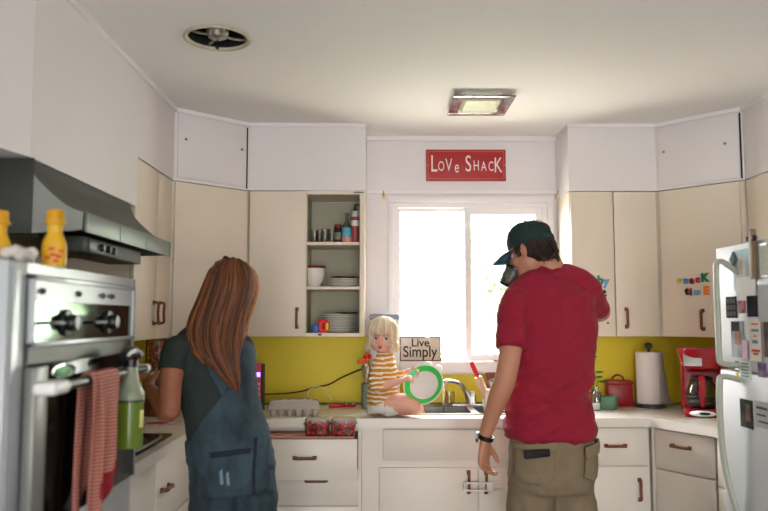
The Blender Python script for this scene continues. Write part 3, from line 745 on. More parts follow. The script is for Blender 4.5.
# plant sprig right of the man
c = P(598, 372, 4.5)
t = thing('potted_plant', 'small green leafy sprig in a pot half hidden behind the man', 'plant', (c.x - .06, 4.42, CT))
bm = new(); lathe(bm, [(0, 0), (.035, 0), (.048, .08), (.05, .085), (.044, .085), (.04, .07), (0, .07)], n=24); link('pot', bm, mat('terracotta', (170, 92, 60), .8), t)
bm = new()
for k, (dx, h) in enumerate(((.02, .20), (-.02, .24), (.0, .28), (.035, .15))): tube(bm, [(0, 0, .07), (dx * .5, 0, h * .6), (dx, .0, h)], .0022, n=6, k=3)
link('stem', bm, mat('stem_green', (70, 110, 50), .6), t)
bm = new()
for dx, h, a, l in ((.02, .20, .2, .05), (-.02, .24, 2.6, .05), (.0, .28, .9, .045), (.02, .17, .35, .045), (-.01, .21, 2.9, .04), (.035, .15, -.2, .05), (.0, .28, 2.2, .04)):
    ell(bm, (dx + .5 * l * math.cos(a), 0, h + .3 * l * math.sin(a)), (l / 2, .011, .004), R(-.3 * math.sin(a), 'Y') @ R(.5, 'X'), sub=2)
link('leaves', bm, mat('leaf_green', (70, 140, 60), .5), t)

# ------------------------------------------------------------------ sink
t = thing('sink', 'double-bowl stainless steel sink under the window', 'sink', (.53, 4.275, CT))
bm = new()
def rim(x0, x1, y0, y1): box(bm, x0, x1, y0, y1, 0, .006, .002)
sx0, sx1, sy0, sy1 = -.42, .42, -.195, .195
rim(sx0, sx1, sy1 - .07, sy1); rim(sx0, sx1, sy0, sy0 + .025); rim(sx0, sx0 + .03, sy0 + .025, sy1 - .07); rim(sx1 - .03, sx1, sy0 + .025, sy1 - .07); rim(-.02, .02, sy0 + .025, sy1 - .07)
link('rim', bm, M_STEEL, t)
for x0, x1 in ((sx0 + .028, -.018), (.018, sx1 - .028)):
    bm = new(); y0, y1, dz = sy0 + .023, sy1 - .068, -.17
    for a in ((x0, x0 + .002, y0, y1, dz, .004), (x1 - .002, x1, y0, y1, dz, .004), (x0, x1, y0, y0 + .002, dz, .004), (x0, x1, y1 - .002, y1, dz, .004), (x0, x1, y0, y1, dz - .003, dz)): box(bm, *a)
    lathe(bm, [(0, dz + .003), (.035, dz + .003), (.04, dz)], T((x0 + x1) / 2, 0, 0), n=20)
    link('bowl', bm, M_STEEL, t)
fx, fy = C(466, 404).x, 4.435
t = thing('faucet', 'chrome kitchen faucet with a curved spout and running water', 'faucet', (fx, fy, CT + .006))
bm = new(); box(bm, -.10, .10, -.022, .022, 0, .014, .006); link('base_plate', bm, M_CHROME, t)
tip = P(444, 382.5, 4.29) - V((fx, fy, CT + .006))
bm = new(); tube(bm, [(0, 0, .014), (-.004, -.004, .05), (-.03, -.02, .10), (-.065, -.07, .138), (tip.x + .02, tip.y + .015, tip.z + .008), (tip.x, tip.y, tip.z - .004), (tip.x - .002, tip.y, tip.z - .02)], [.019, .017, .013, .0115, .011, .011, .011], n=14); link('spout', bm, M_CHROME, t)
bm = new(); lathe(bm, [(0, .09), (.012, .088), (.02, .075), (.021, .03), (.026, .014)], n=20, mx=T(.022, 0, 0)); link('handle', bm, M_CHROME, t)
bm = new(); tube(bm, [(tip.x - .002, tip.y, tip.z - .02), (tip.x - .002, tip.y, tip.z - .12), (tip.x - .003, tip.y - .002, -.17)], [.005, .004, .004], n=8); link('water_stream', bm, clear('water', (250, 252, 255), .25), t)
c = C(448, 404)
bm = new(); lathe(bm, [(0, .003), (.024, 0), (.026, .003), (.032, .055), (.030, .085), (.0285, .085), (.030, .055), (.024, .006), (0, .006)], n=24)
solo('drinking_glass', bm, M_THIN, 'clear drinking glass behind the running faucet', 'glass', loc=(c.x, 4.50, CT))
# dish rack with utensils
c = C(487, 413)
t = thing('utensil_caddy', 'white slotted utensil caddy standing by the sink beside the man\'s arm', 'caddy', (c.x + .01, 4.17, CT + .007), (0, 0, .05))
t.location = (C(490, 410).x, 4.22, CT + .007)
bm = new(); lathe(bm, [(0, 0), (.045, 0), (.05, .11), (.053, .115), (.046, .115), (.042, .006), (0, .006)], n=20)
for k in range(10):
    a = k * .628; box(bm, .0455, .051, -.004, .004, .02, .1, mx=R(a, 'Z'))
link('cup', bm, M_WHITE, t)
U0 = t.location.copy()
t = thing('rolling_pin', 'wooden rolling pin with a red handle leaning in the utensil caddy', 'rolling pin', U0 + V((-.005, .0, .02)), (.10, -.42, 0))
M_REDH = mat('bright_red', (204, 24, 40), .3)
bm = new(); lathe(bm, [(0, .02), (.018, .02), (.022, .03), (.022, .175), (.018, .182), (0, .182)], n=20); link('barrel', bm, mat('pale_wood', (208, 178, 146), .6, var=.08, scale=20), t)
bm = new(); lathe(bm, [(.007, .178), (.011, .19), (.013, .22), (.013, .262), (.009, .276), (0, .278)], n=16); link('handle', bm, M_REDH, t)
t = thing('ladle', 'steel ladle with its bowl up in the utensil caddy', 'ladle', U0 + V((.012, -.015, .015)), (0, -.03, 0))
bm = new(); tube(bm, [(0, 0, 0), (0, -.002, .08), (.0, -.006, .13)], .004, n=8); link('stem', bm, M_CHROME, t)
bm = new(); lathe(bm, [(0, 0), (.014, .003), (.024, .012), (.027, .026), (.025, .026), (.022, .013), (0, .004)], n=20, mx=T(0, -.006, .125) @ R(.9, 'X')); link('bowl', bm, M_CHROME, t)
t = thing('spatula', 'white spatula with a red handle end in the utensil caddy', 'spatula', U0 + V((.018, .008, .015)), (0, .30, 0))
bm = new(); tube(bm, [(0, 0, 0), (0, 0, .14)], .005, n=8, k=1); link('shaft', bm, M_WHITE, t)
bm = new(); sweep(bm, [(0, 0, .13, .006, .006), (0, 0, .15, .010, .006), (0, 0, .20, .009, .006), (0, 0, .215, .005, .004)], side=(1, 0, 0), n=12); link('handle', bm, M_REDH, t)
t = thing('serving_spoon', 'white plastic serving spoon tilted right in the utensil caddy', 'spoon', U0 + V((.0, .02, .015)), (0, .48, 0))
bm = new(); tube(bm, [(0, 0, 0), (0, 0, .15)], .0045, n=8, k=1); ell(bm, (0, 0, .19), (.026, .006, .045), sub=2); link('spoon', bm, M_WHITE, t)
# dish rack wires
c = C(506, 408)
t = thing('dish_rack', 'white wire dish rack in the sink behind the man\'s forearm', 'dish rack', (.80, 4.27, CT + .008))
for i, z in enumerate((.0, .09)):
    bm = new(); w_, d_ = .13 + z * .1, .11
    for a, b_ in (((-w_, -d_), (w_, -d_)), ((w_, -d_), (w_, d_)), ((w_, d_), (-w_, d_)), ((-w_, d_), (-w_, -d_))): tube(bm, [(a[0], a[1], z + .004), (b_[0], b_[1], z + .004)], .003, n=6, k=1)
    link('rim_wire', bm, M_WHITE, t)
bm = new()
for k in range(11):
    x = -.13 + k * .026
    tube(bm, [(x * 1.07, -.11, .094), (x, -.105, .004), (x, .105, .004), (x * 1.07, .11, .094)], .002, n=5, k=1)
link('wires', bm, M_WHITE, t)
# cutting board behind
c = P(489, 372, 4.53)
bm = new(); sweep(bm, [(0, 0, 0, .09, .008), (0, 0, .2, .09, .008), (0, 0, .235, .075, .008), (0, 0, .255, .04, .008)], side=(1, 0, 0), n=24, power=6)
solo('cutting_board', bm, mat('dark_wood_board', (140, 84, 50), .5, var=.2, scale=20), 'brown wooden cutting board leaning under the window behind the utensils', 'cutting board', loc=(c.x + .07, 4.515, CT + .012), rot=(-.05, 0, 0))

# ------------------------------------------------------------------ left counter things
# pink clock radio
c = C(257, 409); 
t = thing('kitchen_timer', 'pink electronic gadget with a lit blue display behind the woman', 'gadget', (c.x + .006, 4.28, CT), (0, 0, -.35))
bm = new(); box(bm, -.04, .04, -.02, .02, 0, .265, .01, seg=3); link('case', bm, mat('pink_plastic', (226, 70, 110), .35), t)
bm = new(); box(bm, .012, .034, -.0225, -.019, .19, .215, .001); link('display', bm, mat('blue_display', (120, 110, 255), .3, emit=((130, 120, 255), 2.0)), t)
for k in range(4):
    bm = new(); box(bm, .010, .034, -.023, -.019, .06 + k * .028, .073 + k * .028, .002); link('button', bm, mat('pale_pink_button', (250, 170, 190), .4), t)
bm = new(); box(bm, .0385, .044, -.02, .02, .004, .262, .002); link('edge', bm, mat('dark_edge_plastic', (60, 56, 50), .4), t)
# egg carton
c = C(293, 416.5)
ang = .02
t = thing('egg_carton', 'closed grey cardboard egg carton on the counter left of the strawberries', 'egg carton', (C(295, 414).x, 4.07, CT), (0, 0, .12))
M_PULP = mat('grey_pulp', (178, 170, 160), .95, var=.08, bump=.3, bscale=150)
bm = new()
for i in range(6):
    for j in range(2):
        lathe(bm, [(0, 0), (.013, 0), (.0225, .04), (.0225, .046), (0, .046)], T(-.1125 + i * .045, -.0235 + j * .047, 0), n=14)
box(bm, -.137, .137, -.049, .049, .036, .047, .003); link('tray', bm, M_PULP, t)
bm = new(); 
sweep(bm, [(0, 0, .046, .139, .051), (0, 0, .05, .138, .050), (0, 0, .078, .128, .040), (0, 0, .083, .122, .034)], side=(1, 0, 0), n=32, power=9); ld = link('lid', bm, M_PULP, t)
bm = new(); box(bm, -.06, .10, -.036, .034, .0825, .0845, .0005); lb = link('label', bm, mat('carton_label', (216, 214, 214), .6), ld)
bm = new(); box(bm, -.04, .05, -.025, .015, .0843, .0852); link('label_print', bm, mat('label_violet', (190, 120, 180), .6, var=.4, scale=60), lb)
bm = new(); box(bm, .065, .085, -.025, .02, .0843, .0852); link('label_print', bm, mat('label_green', (60, 140, 90), .6, var=.3, scale=60), lb)
# pull-out board and two strawberry punnets
dy = BF - .155
bm = new(); box(bm, -.615, -.118, 3.80, 3.962, .8385, .848, .002)
tag(link('pull_out_board', bm, mat('board_wood', (186, 128, 104), .6, var=.12, scale=12)), 'thin wooden board lying across the open drawer under the strawberries', 'board')
M_BERRY = mat('strawberry_red', (196, 22, 34), .3, var=.25, scale=60, bump=.3, bscale=350)
M_CALYX = mat('calyx_green', (80, 84, 40), .7)
def berry_mesh():
    bm = new(); lathe(bm, [(0, -.019), (.006, -.016), (.012, -.006), (.0155, .004), (.0145, .012), (.008, .016), (0, .0165)], n=14); return bm
b0 = None
def punnet(px, label, grp):
    global b0
    x = P(px, 430, 3.86).x
    t = thing('strawberry_box', label, 'fruit box', (x, 3.86, .849))
    bm = new()
    sweep(bm, [(0, 0, 0, .055, .046), (0, 0, .002, .057, .048), (0, 0, .056, .064, .054), (0, 0, .058, .070, .060), (0, 0, .060, .070, .060), (0, 0, .062, .064, .054), (0, 0, .082, .060, .050), (0, 0, .085, .055, .046)], side=(1, 0, 0), n=32, power=6)
    link('clear_box', bm, M_PLAST, t)
    n = 0
    for zi, z in enumerate((.018, .046)):
        for i in range(4):
            for j in range(3):
                p = V((x - .040 + i * .0265 + random.uniform(-.003, .003), 3.86 - .031 + j * .031 + random.uniform(-.003, .003), .849 + z + random.uniform(-.002, .003)))
                rot = (random.uniform(-1.4, 1.4) + math.pi * (random.random() < .3), random.uniform(-1.2, 1.2), random.uniform(0, 6))
                lab = 'ripe red strawberry in the %s clear box' % ('left' if px < 330 else 'right')
                if b0 is None:
                    b0 = link('strawberry', berry_mesh(), M_BERRY, smooth=True); tag(b0, lab, 'strawberry', grp)
                    b0.location = p; b0.rotation_euler = rot
                    cm = new(); lathe(cm, [(0, .0185), (.004, .0175), (.013, .0155), (.0125, .0145), (0, .016)], n=7); link('calyx', cm, M_CALYX, b0)
                else:
                    q = dup(b0, p, rot, lab); q['group'] = grp
punnet(317.5, 'clear box of strawberries nearer the egg carton', 'strawberries in the left box')
punnet(343.5, 'clear box of strawberries nearer the toddler', 'strawberries in the right box')
# red tray with beads
c = C(342, 407)
t = thing('craft_tray', 'small crimson tray holding coloured beads on the counter', 'tray', (c.x, c.y, CT), (0, 0, .08))
bm = new(); box(bm, -.078, .0, -.022, .022, 0, .02, .006); sweep(bm, [(.04, 0, 0, .042, .03), (.04, 0, .012, .044, .032)], side=(1, 0, 0), n=24); link('tray', bm, mat('crimson_plastic', (206, 20, 54), .35), t)
bc = [(40, 130, 200), (240, 190, 40), (60, 160, 90), (230, 90, 60), (200, 200, 220), (150, 80, 160)]
bb = None
for k in range(14):
    p = V((c.x, c.y, CT)) + R(.08, 'Z') @ V((.012 + (k % 5) * .0135, -.014 + (k // 5) * .014, .0195))
    bm = new(); ell(bm, (0, 0, 0), (.0068, .0068, .0068), sub=2)
    ci = k % 6
    cn = ('blue', 'yellow', 'green', 'orange', 'silver', 'purple')[ci]
    solo('bead', bm, mat('bead_' + cn, bc[ci], .3), '%s bead on the crimson tray' % cn, 'bead', 'beads on the crimson tray (%s)' % cn, loc=p)
# vase with flowers
c = C(366, 408)
vx, vy = c.x, 4.33
vx = P(366, 400, vy).x
t = thing('vase', 'narrow sage grey vase behind the toddler\'s back', 'vase', (vx, vy, CT))
bm = new(); lathe(bm, [(0, 0), (.024, 0), (.026, .004), (.026, .145), (.023, .148), (.023, .01), (0, .008)], n=24); link('body', bm, mat('sage_ceramic', (122, 136, 124), .45), t)
bm = new(); lathe(bm, [(.010, .14), (.013, .17), (.026, .225), (.0275, .25), (.0262, .25), (.0245, .225), (.011, .17), (.008, .14)], n=20, closed=True); link('plastic_cone', bm, clear('frosted_cone', (235, 240, 240), .3), t)
for k, (dx, dz, col, cn) in enumerate(((-.028, .27, (236, 120, 50), 'orange'), (-.006, .275, (240, 136, 60), 'orange'), (.008, .30, (222, 40, 50), 'red'))):
    f = thing('artificial_flower', ('leftmost orange flower in the narrow vase', 'second orange flower in the narrow vase', 'red flower topping the narrow vase')[k], 'flower', (vx, vy, CT + .05))
    bm = new(); tube(bm, [(0, 0, 0), (dx * .3, 0, .1), (dx, 0, dz - .06)], .002, n=6); link('stem', bm, M_WHITE, f)
    bm = new()
    for q in range(6):
        a = q * 1.047; ell(bm, (dx + .012 * math.cos(a), .012 * math.sin(a), dz - .05), (.013, .008, .014), R(a, 'Z') @ R(.5, 'Y'), sub=2)
    ell(bm, (dx, 0, dz - .05), (.010, .010, .012), sub=2); link('bloom', bm, mat('bloom_' + cn, col, .6, var=.1), f)
# cords
pts = [(262, 394), (275, 394), (290, 393), (303, 391), (312, 388), (322, 386), (330, 384), (341, 378), (352, 373), (362, 369)]
bm = new(); tube(bm, [P(x, y, YB - .022 - .01 * math.sin(i)) for i, (x, y) in enumerate(pts)], .004, n=8)
tag(link('power_cord', bm, M_BLACK), 'black power cord running up the yellow wall', 'cord')
bm = new(); tube(bm, [P(x, y, YB - .03) for x, y in ((308, 397), (309, 390), (317, 386.5), (323, 388), (328, 394), (332, 400))], .002, n=6)
tag(link('string', bm, M_WHITE), 'thin white string looped over the black cord', 'string')
# pale appliance behind the toddler
c = P(385, 340, 4.42)
t = thing('kettle_base', 'tall pale grey appliance standing behind the toddler\'s head', 'appliance', (c.x - .003, 4.42, CT))
bm = new(); hh = P(385, 314, 4.42).z - CT
box(bm, -.088, .088, -.06, .06, 0, hh - .02, .02, seg=4); link('body', bm, mat('pale_grey_plastic', (196, 202, 210), .3), t)
bm = new(); box(bm, -.09, .09, -.062, .062, hh - .035, hh, .012, seg=3); link('top', bm, mat('blue_grey_plastic', (128, 140, 156), .3), t)
t.name = 'water_dispenser'

# left corner: jars and wooden board near the woman
c = P(152, 352, 3.9)
t = thing('glass_jar', 'glass jar of red fruit on the brown canister in the left corner', 'jar', (-1.20, 4.08, CT + .2265))
bm = new(); lathe(bm, [(0, 0), (.05, 0), (.055, .01), (.055, .17), (.04, .19), (.04, .2), (.037, .2), (.037, .188), (.052, .168), (.052, .012), (0, .006)], n=24); link('glass', bm, M_PLAST, t)
bm = new()
for k in range(14): ell(bm, (.03 * math.cos(k * 2.4), .03 * math.sin(k * 2.4), .02 + k * .0105), (.018, .018, .017), sub=2)
link('fruit', bm, mat('jar_fruit', (220, 60, 30), .35, var=.3, scale=20), t)
bm = new(); lathe(bm, [(0, .215), (.04, .215), (.043, .21), (.043, .196), (0, .196)], n=24); link('lid', bm, M_REDH, t)
bm = new(); lathe(bm, [(0, 0), (.04, 0), (.06, .06), (.055, .15), (.035, .2), (.037, .22), (.03, .22), (.05, .15), (.055, .06), (0, .01)], n=24)
solo('pitcher', bm, mat('brown_glaze', (92, 44, 30), .3), 'dark brown jug on the left counter in front of the canister', 'jug', loc=(-1.22, 3.75, CT))
bm = new(); lathe(bm, [(0, 0), (.062, 0), (.066, .005), (.066, .2), (.068, .205), (.068, .22), (.062, .225), (0, .225)], n=28)
solo('canister', bm, mat('brown_tin', (110, 62, 40), .4), 'brown round canister under the jar of fruit in the left corner', 'canister', loc=(-1.20, 4.08, CT))
bm = new(); box(bm, -.09, .09, -.06, .06, 0, .004, .001)
t = solo('flyer', bm, mat('flyer_print', (226, 190, 190), .5, var=.35, scale=30), 'red and white printed flyer on the counter by the woman\'s elbow', 'flyer', loc=(PZ(150, 428, CT).x + .02, PZ(150, 428, CT).y + .14, CT + .001), rot=(0, 0, .4))
bm = new(); box(bm, -.075, .02, -.04, .03, .0, .0012, mx=T(0, 0, .0042)); link('red_print', bm, mat('red_print', (196, 40, 50), .5), t)

# ------------------------------------------------------------------ dishes in the open cabinet
def sh(px, w, y=4.36): return V((P(px, 300, y).x, y, w))
S1, S2, S0 = 1.857 + .0195, 1.602 + .0195, UZ0 + .0215
def tumbler(h, r): 
    bm = new(); lathe(bm, [(0, .003), (r * .8, 0), (r * .85, .003), (r, h), (r - .002, h), (r * .8, .006), (0, .006)], n=20); return bm
for px, y, lab in ((314, 4.36, 'leftmost clear glass on the top cabinet shelf'), (324.5, 4.34, 'middle clear glass on the top cabinet shelf'), (331.5, 4.36, 'clear glass next to the black jar on the top shelf'), (319, 4.45, 'clear glass at the back of the top cabinet shelf')):
    solo('drinking_glass', tumbler(.082, .022), M_THIN, lab, 'glass', 'glasses on the top cabinet shelf', loc=sh(px, S1, y))
t = thing('spice_jar', 'black jar beside the glasses on the top shelf', 'jar', sh(337.5, S1))
bm = new(); lathe(bm, [(0, 0), (.021, 0), (.022, .004), (.022, .085), (.02, .09), (0, .09)], n=20); link('body', bm, M_BLACK, t)
bm = new(); lathe(bm, [(.0225, .02), (.0228, .022), (.0228, .06), (.0225, .062)], n=20); link('label', bm, mat('jar_label', (120, 120, 96), .6, var=.3, scale=60), t)
bm = new(); lathe(bm, [(0, .112), (.021, .11), (.022, .09), (0, .09)], n=20); lathe(bm, [(.0225, .088), (.0228, .09), (.0228, .096), (.0225, .098)], n=20); link('lid', bm, mat('dark_red_lid', (110, 24, 20), .4), t)
t = thing('liquor_bottle', 'clear bottle with a turquoise label on the top shelf', 'bottle', sh(346.5, S1))
bm = new(); lathe(bm, [(0, 0), (.026, 0), (.028, .004), (.028, .09), (.024, .105), (.011, .13), (.010, .165), (.013, .167), (.013, .178), (0, .178)], n=24); link('glass', bm, clear('grey_glass', (190, 200, 190), .15), t)
bm = new(); lathe(bm, [(.0285, .035), (.029, .036), (.029, .088), (.0285, .09)], n=24); link('label', bm, mat('turquoise_label', (90, 170, 190), .5, var=.25, scale=40), t)
bm = new(); lathe(bm, [(.0285, .006), (.0292, .007), (.0292, .034), (.0285, .035)], n=24); link('label_band', bm, mat('coral_band', (226, 150, 130), .5, var=.15, scale=60), t)
t = thing('soap_bottle', 'dusty red bottle with a black pump at the shelf\'s right end', 'bottle', sh(355, S1))
bm = new(); lathe(bm, [(0, 0), (.022, 0), (.024, .004), (.024, .165), (.02, .18), (0, .18)], n=24); link('body', bm, mat('dusty_red', (150, 66, 66), .4), t)
bm = new(); lathe(bm, [(.0242, .10), (.0247, .101), (.0247, .132), (.0242, .133)], n=24); link('label', bm, M_PORC, t)
bm = new(); lathe(bm, [(.0242, .155), (.0247, .156), (.0235, .178), (.02, .19), (0, .19)], n=24); link('shoulder', bm, mat('pale_grey_cap', (180, 184, 180), .4), t)
bm = new(); lathe(bm, [(.012, .188), (.012, .205), (.007, .207), (.007, .225), (0, .225)], n=16); box(bm, -.006, .03, -.006, .006, .222, .232, .003); link('pump', bm, M_BLACK, t)
# bowls
def bowl_bm(r, h, th=.003):
    bm = new(); lathe(bm, [(0, .004), (r * .45, .003), (r * .45, 0), (r * .52, 0), (r * .8, h * .35), (r * .96, h * .75), (r, h), (r - th, h), (r * .92, h * .72), (r * .75, h * .36), (r * .45, .008), (0, .008)], n=32); return bm
bp = sh(313.5, S2, 4.38)
names = ('bottom white bowl of the stack on the middle shelf', 'second white bowl up in the stack on the middle shelf', 'third white bowl up in the stack on the middle shelf')
for k in range(3): solo('stacked_bowl', bowl_bm(.07, .09), M_PORC, names[k], 'bowl', 'bowls stacked on the middle shelf', loc=bp + V((0, 0, k * .0135)))
solo('stacked_bowl', bowl_bm(.073, .05), mat('maroon_glaze', (110, 26, 34), .3), 'shallow maroon bowl on top of the white bowl stack', 'bowl', 'bowls stacked on the middle shelf', loc=bp + V((0, 0, .072)))
def plate_bm(r, h=.016, sx=1):
    bm = new(); lathe(bm, [(0, .003), (r * .55, .002), (r * .57, 0), (r * .62, .001), (r * .7, .007), (r, h), (r, h + .0025), (r * .68, .0105), (r * .58, .006), (0, .006)], n=40); return bm
def pile(n, px, base, r, step, y, what, shelf, m=M_PORC):
    me = None
    for k in range(n):
        o = solo('dinner_plate', plate_bm(r), m, 'white plate in the pile on the %s shelf, %s' % (shelf, what[k]), 'plate', 'plates piled on the %s shelf' % shelf, loc=sh(px, base + k * step, y))
pile(3, 344, S2, .095, .014, 4.38, ('lowest', 'middle one', 'topmost'), 'middle')
solo('serving_plate', plate_bm(.088, .008), mat('brown_glaze_plate', (96, 50, 34), .4), 'brown plate lying on top of the white plates', 'plate', loc=sh(346, S2 + .048, 4.38))
pile(8, 338, S0, .108, .0125, 4.40, ('at the very bottom', 'second from the bottom', 'third from the bottom', 'fourth from the bottom', 'fifth from the bottom', 'third from the top', 'second from the top', 'at the very top'), 'bottom')
solo('serving_plate', plate_bm(.08, .008), M_BLACK, 'small black plate crowning the pile on the bottom shelf', 'plate', loc=sh(349, S0 + .107, 4.40))
# toys
t = thing('toy_block', 'blue and yellow plastic toy with a red ring on the bottom cabinet shelf', 'toy', sh(320, S0, 4.28))
bm = new(); box(bm, -.045, -.005, -.02, .02, 0, .05, .005); link('blue_block', bm, mat('toy_blue', (20, 90, 170), .4), t)
bm = new(); q = [(.02 + .021 * math.cos(a), 0, .036 + .03 * math.sin(a), .011, .016) for a in [i * 2 * math.pi / 20 for i in range(21)]]
sweep(bm, q, side=(0, 1, 0), n=10, cap=False); link('red_ring', bm, mat('toy_red', (214, 24, 36), .4), t)
bm = new(); box(bm, .033, .052, -.016, .016, .012, .056, .004); link('yellow_block', bm, mat('toy_yellow', (240, 180, 20), .4), t)
bm = new(); box(bm, .012, .026, -.008, .008, .07, .082, .003); link('green_knob', bm, mat('toy_green', (30, 130, 60), .4), t)

# ------------------------------------------------------------------ magnets on the cabinets
def letter(ch, px, py, size, col, cn, where, A, B, extra=''):
    A_, ang, L = front(A, B)
    n = V((math.sin(ang), -math.cos(ang), 0)); d0 = V((A_.x, A_.y, 0))
    dr = ray(px, py); k = (d0 - V((0, 0, 0))).dot(n) / dr.dot(n); p = dr * k + V((0, 0, CZ)) + n * .0005
    bm = new(); text_bm(bm, ch, size, .006, T(0, -.0035, 0) @ R(math.pi / 2, 'X'), bold=.0035)
    solo('letter_magnet', bm, mat('magnet_' + cn, col, .4), '%s letter %s magnet on the %s' % (cn, ch, where), 'magnet', 'letter magnets on the ' + where, loc=p, rot=(0, 0, ang))
Y_, G_, O_, B_, R_, K_ = (226, 206, 60), (10, 140, 96), (246, 130, 30), (100, 150, 210), (196, 24, 44), (30, 30, 34)
DA, DB = (1.614, 4.258), (1.947, 3.898)
wd = 'right corner cabinet'
for ch, px, py, sz, cl, cn in (('s', 679, 280.5, .05, Y_, 'yellow'), ('n', 686, 280.5, .05, B_, 'blue'), ('a', 692, 280.5, .05, (120, 20, 40), 'maroon'), ('c', 698, 279.5, .05, R_, 'red'), ('K', 705, 278, .062, G_, 'green'),
                           ('t', 687, 291.5, .052, K_, 'black'), ('i', 691, 292, .052, (150, 20, 40), 'dark red'), ('m', 697.5, 292, .046, (90, 170, 210), 'light blue'), ('E', 706.5, 291, .062, O_, 'orange')):
    letter(ch, px, py, sz, cl, cn, wd, DA, DB)
for ch, px, py, sz, cl, cn in (('b', 600, 280.5, .066, G_, 'green'), ('y', 606, 281.5, .064, B_, 'blue'), ('t', 604, 293, .06, K_, 'black')):
    letter(ch, px, py, sz, cl, cn, 'cabinet door by the man\'s shoulder', (1.105, 4.26), (1.608, 4.26))
bm = new(); lathe(bm, [(0, .005), (.005, .004), (.006, 0)], R(math.pi / 2, 'X'), n=12)
solo('magnet_dot', bm, M_BLACK, 'tiny black round magnet low on the door by the man\'s sleeve', 'magnet', loc=P(608, 323, 4.26) + V((0, -.0005, 0)))

# ------------------------------------------------------------------ fridge front: papers, photos, magnets
FXX = FX - .0006
def fr(px, py): p = PX(px, py, FX); return p.y, p.z
def flat(name, x0, y0, x1, y1, m, label, cat, th=.0012, rotx=0, off=0.0, children=()):
    ya, za = fr(x0, y0); yb, zb = fr(x1, y1); w = abs(ya - yb); h = abs(za - zb); cy, cz = (ya + yb) / 2, (za + zb) / 2
    h = max(h, .01)
    t = thing(name, label, cat, (FXX - off, cy, cz), (rotx, 0, -math.pi / 2))
    bm = new(); box(bm, -w / 2, w / 2, -th, 0, -h / 2, h / 2); link('sheet', bm, m, t)
    for (u0, u1, w0, w1, mm, nm) in children:
        bm = new(); box(bm, (u0 - .5) * w, (u1 - .5) * w, -th - .0006, -th + .0002, (w0 - .5) * h, (w1 - .5) * h); link(nm, bm, mm, t)
    return t
def mm_(n, c, **k): return mat(n, c, k.pop('rough', .85), ior=1.15, **k)
Mp = mm_('paper_white', (226, 226, 222)); Mg = mm_('paper_grey', (170, 172, 170), var=.15, scale=30); Mc = mm_('card_beige', (214, 206, 190)); Mk = mm_('photo_dark', (44, 44, 46), var=.6, scale=12)
flat('poster', 733, 251, 752, 290, mm_('poster_aqua', (170, 196, 200), var=.1), 'pale aqua picture with two cream ovals at the top of the fridge', 'picture', children=((.28, .45, .35, .85, mm_('cream_oval', (222, 214, 196)), 'cream_shape'), (.55, .72, .3, .78, mm_('cream_oval', (222, 214, 196)), 'cream_shape'), (.2, .8, .02, .14, mm_('peach_strip', (200, 170, 140)), 'strip')))
a_, z_ = fr(734.5, 259.5)
bm = new(); box(bm, -.022, .022, -.006, 0, -.022, .022, .002, mx=R(math.pi / 4, 'Y')); solo('diamond_magnet', bm, mm_('slate_magnet', (92, 104, 108)), 'slate grey diamond magnet on the freezer door', 'magnet', loc=(FXX - .0015, a_, z_), rot=(0, 0, -math.pi / 2))
bm = new()
a_, z_ = fr(756, 252)
t = thing('clothespin_magnet', 'big brown wooden clothespin clipped at the top of the fridge', 'clothespin', (FXX - .003, a_, z_), (0, 0, -math.pi / 2))
bm = new(); box(bm, -.013, .013, -.018, 0, -.10, .085, .003); link('pin_body', bm, mat('pin_wood', (120, 100, 66), .6, var=.15, scale=20), t)
for s in (-1, 1):
    bm = new(); ell(bm, (s * .022, -.012, .05), (.011, .01, .011), sub=2); link('knob', bm, M_BLACK, t)
flat('notebook', 761, 244, 770, 277, mm_('page_olive', (176, 178, 160), var=.15), 'framed olive sheet hanging at the fridge\'s upper right', 'picture', th=.006, children=((0, 1, .94, 1, M_BLACK, 'frame_edge'), (0, 1, 0, .06, M_BLACK, 'frame_edge'), (0, .08, .06, .94, M_BLACK, 'frame_edge')))
flat('chalk_calendar', 726.5, 297, 737.5, 318, mm_('chalk_black', (34, 36, 36)), 'small black grid calendar magnet by the freezer handle', 'calendar', th=.003,
     children=tuple((.12 + .3 * i, .32 + .3 * i, .1 + .3 * j, .3 + .3 * j, mm_('chalk_square', (84, 86, 86)), 'day_square') for i in range(3) for j in range(3)))
flat('photo', 738, 293, 746, 313, mm_('photo_mixed', (140, 110, 108), var=.6, scale=25), 'snapshot with a pink patch beside the grid calendar', 'photo', children=((.5, .9, .2, .7, mm_('pink_patch', (206, 110, 130)), 'pink_patch'),))
flat('paper', 737, 278, 757, 300, Mp, 'white crumpled paper under the clothespin', 'paper', off=.002)
flat('photo', 748, 296, 761, 317, mm_('photo_black', (30, 32, 34), var=.4, scale=14), 'nearly black photo below the white paper on the freezer', 'photo', off=.004)
flat('paper', 759, 285, 772, 322, Mg, 'grey folded paper at the right edge of the freezer door', 'paper', off=.005, rotx=0)
flat('photo', 731, 321, 745, 358, mm_('photo_grey', (150, 156, 158), var=.3, scale=14), 'tall grey photo of a dark-haired person on the freezer door', 'photo', children=((.05, .7, .72, .98, Mk, 'dark_patch'), (.3, .75, .35, .75, mm_('photo_skin', (150, 112, 96), var=.3), 'face_patch')))
flat('bookmark', 743, 340, 748.5, 359, mm_('bookmark_pink', (226, 190, 214), var=.2, scale=30), 'shiny pink bookmark strip under the tall photo', 'bookmark', off=.002)
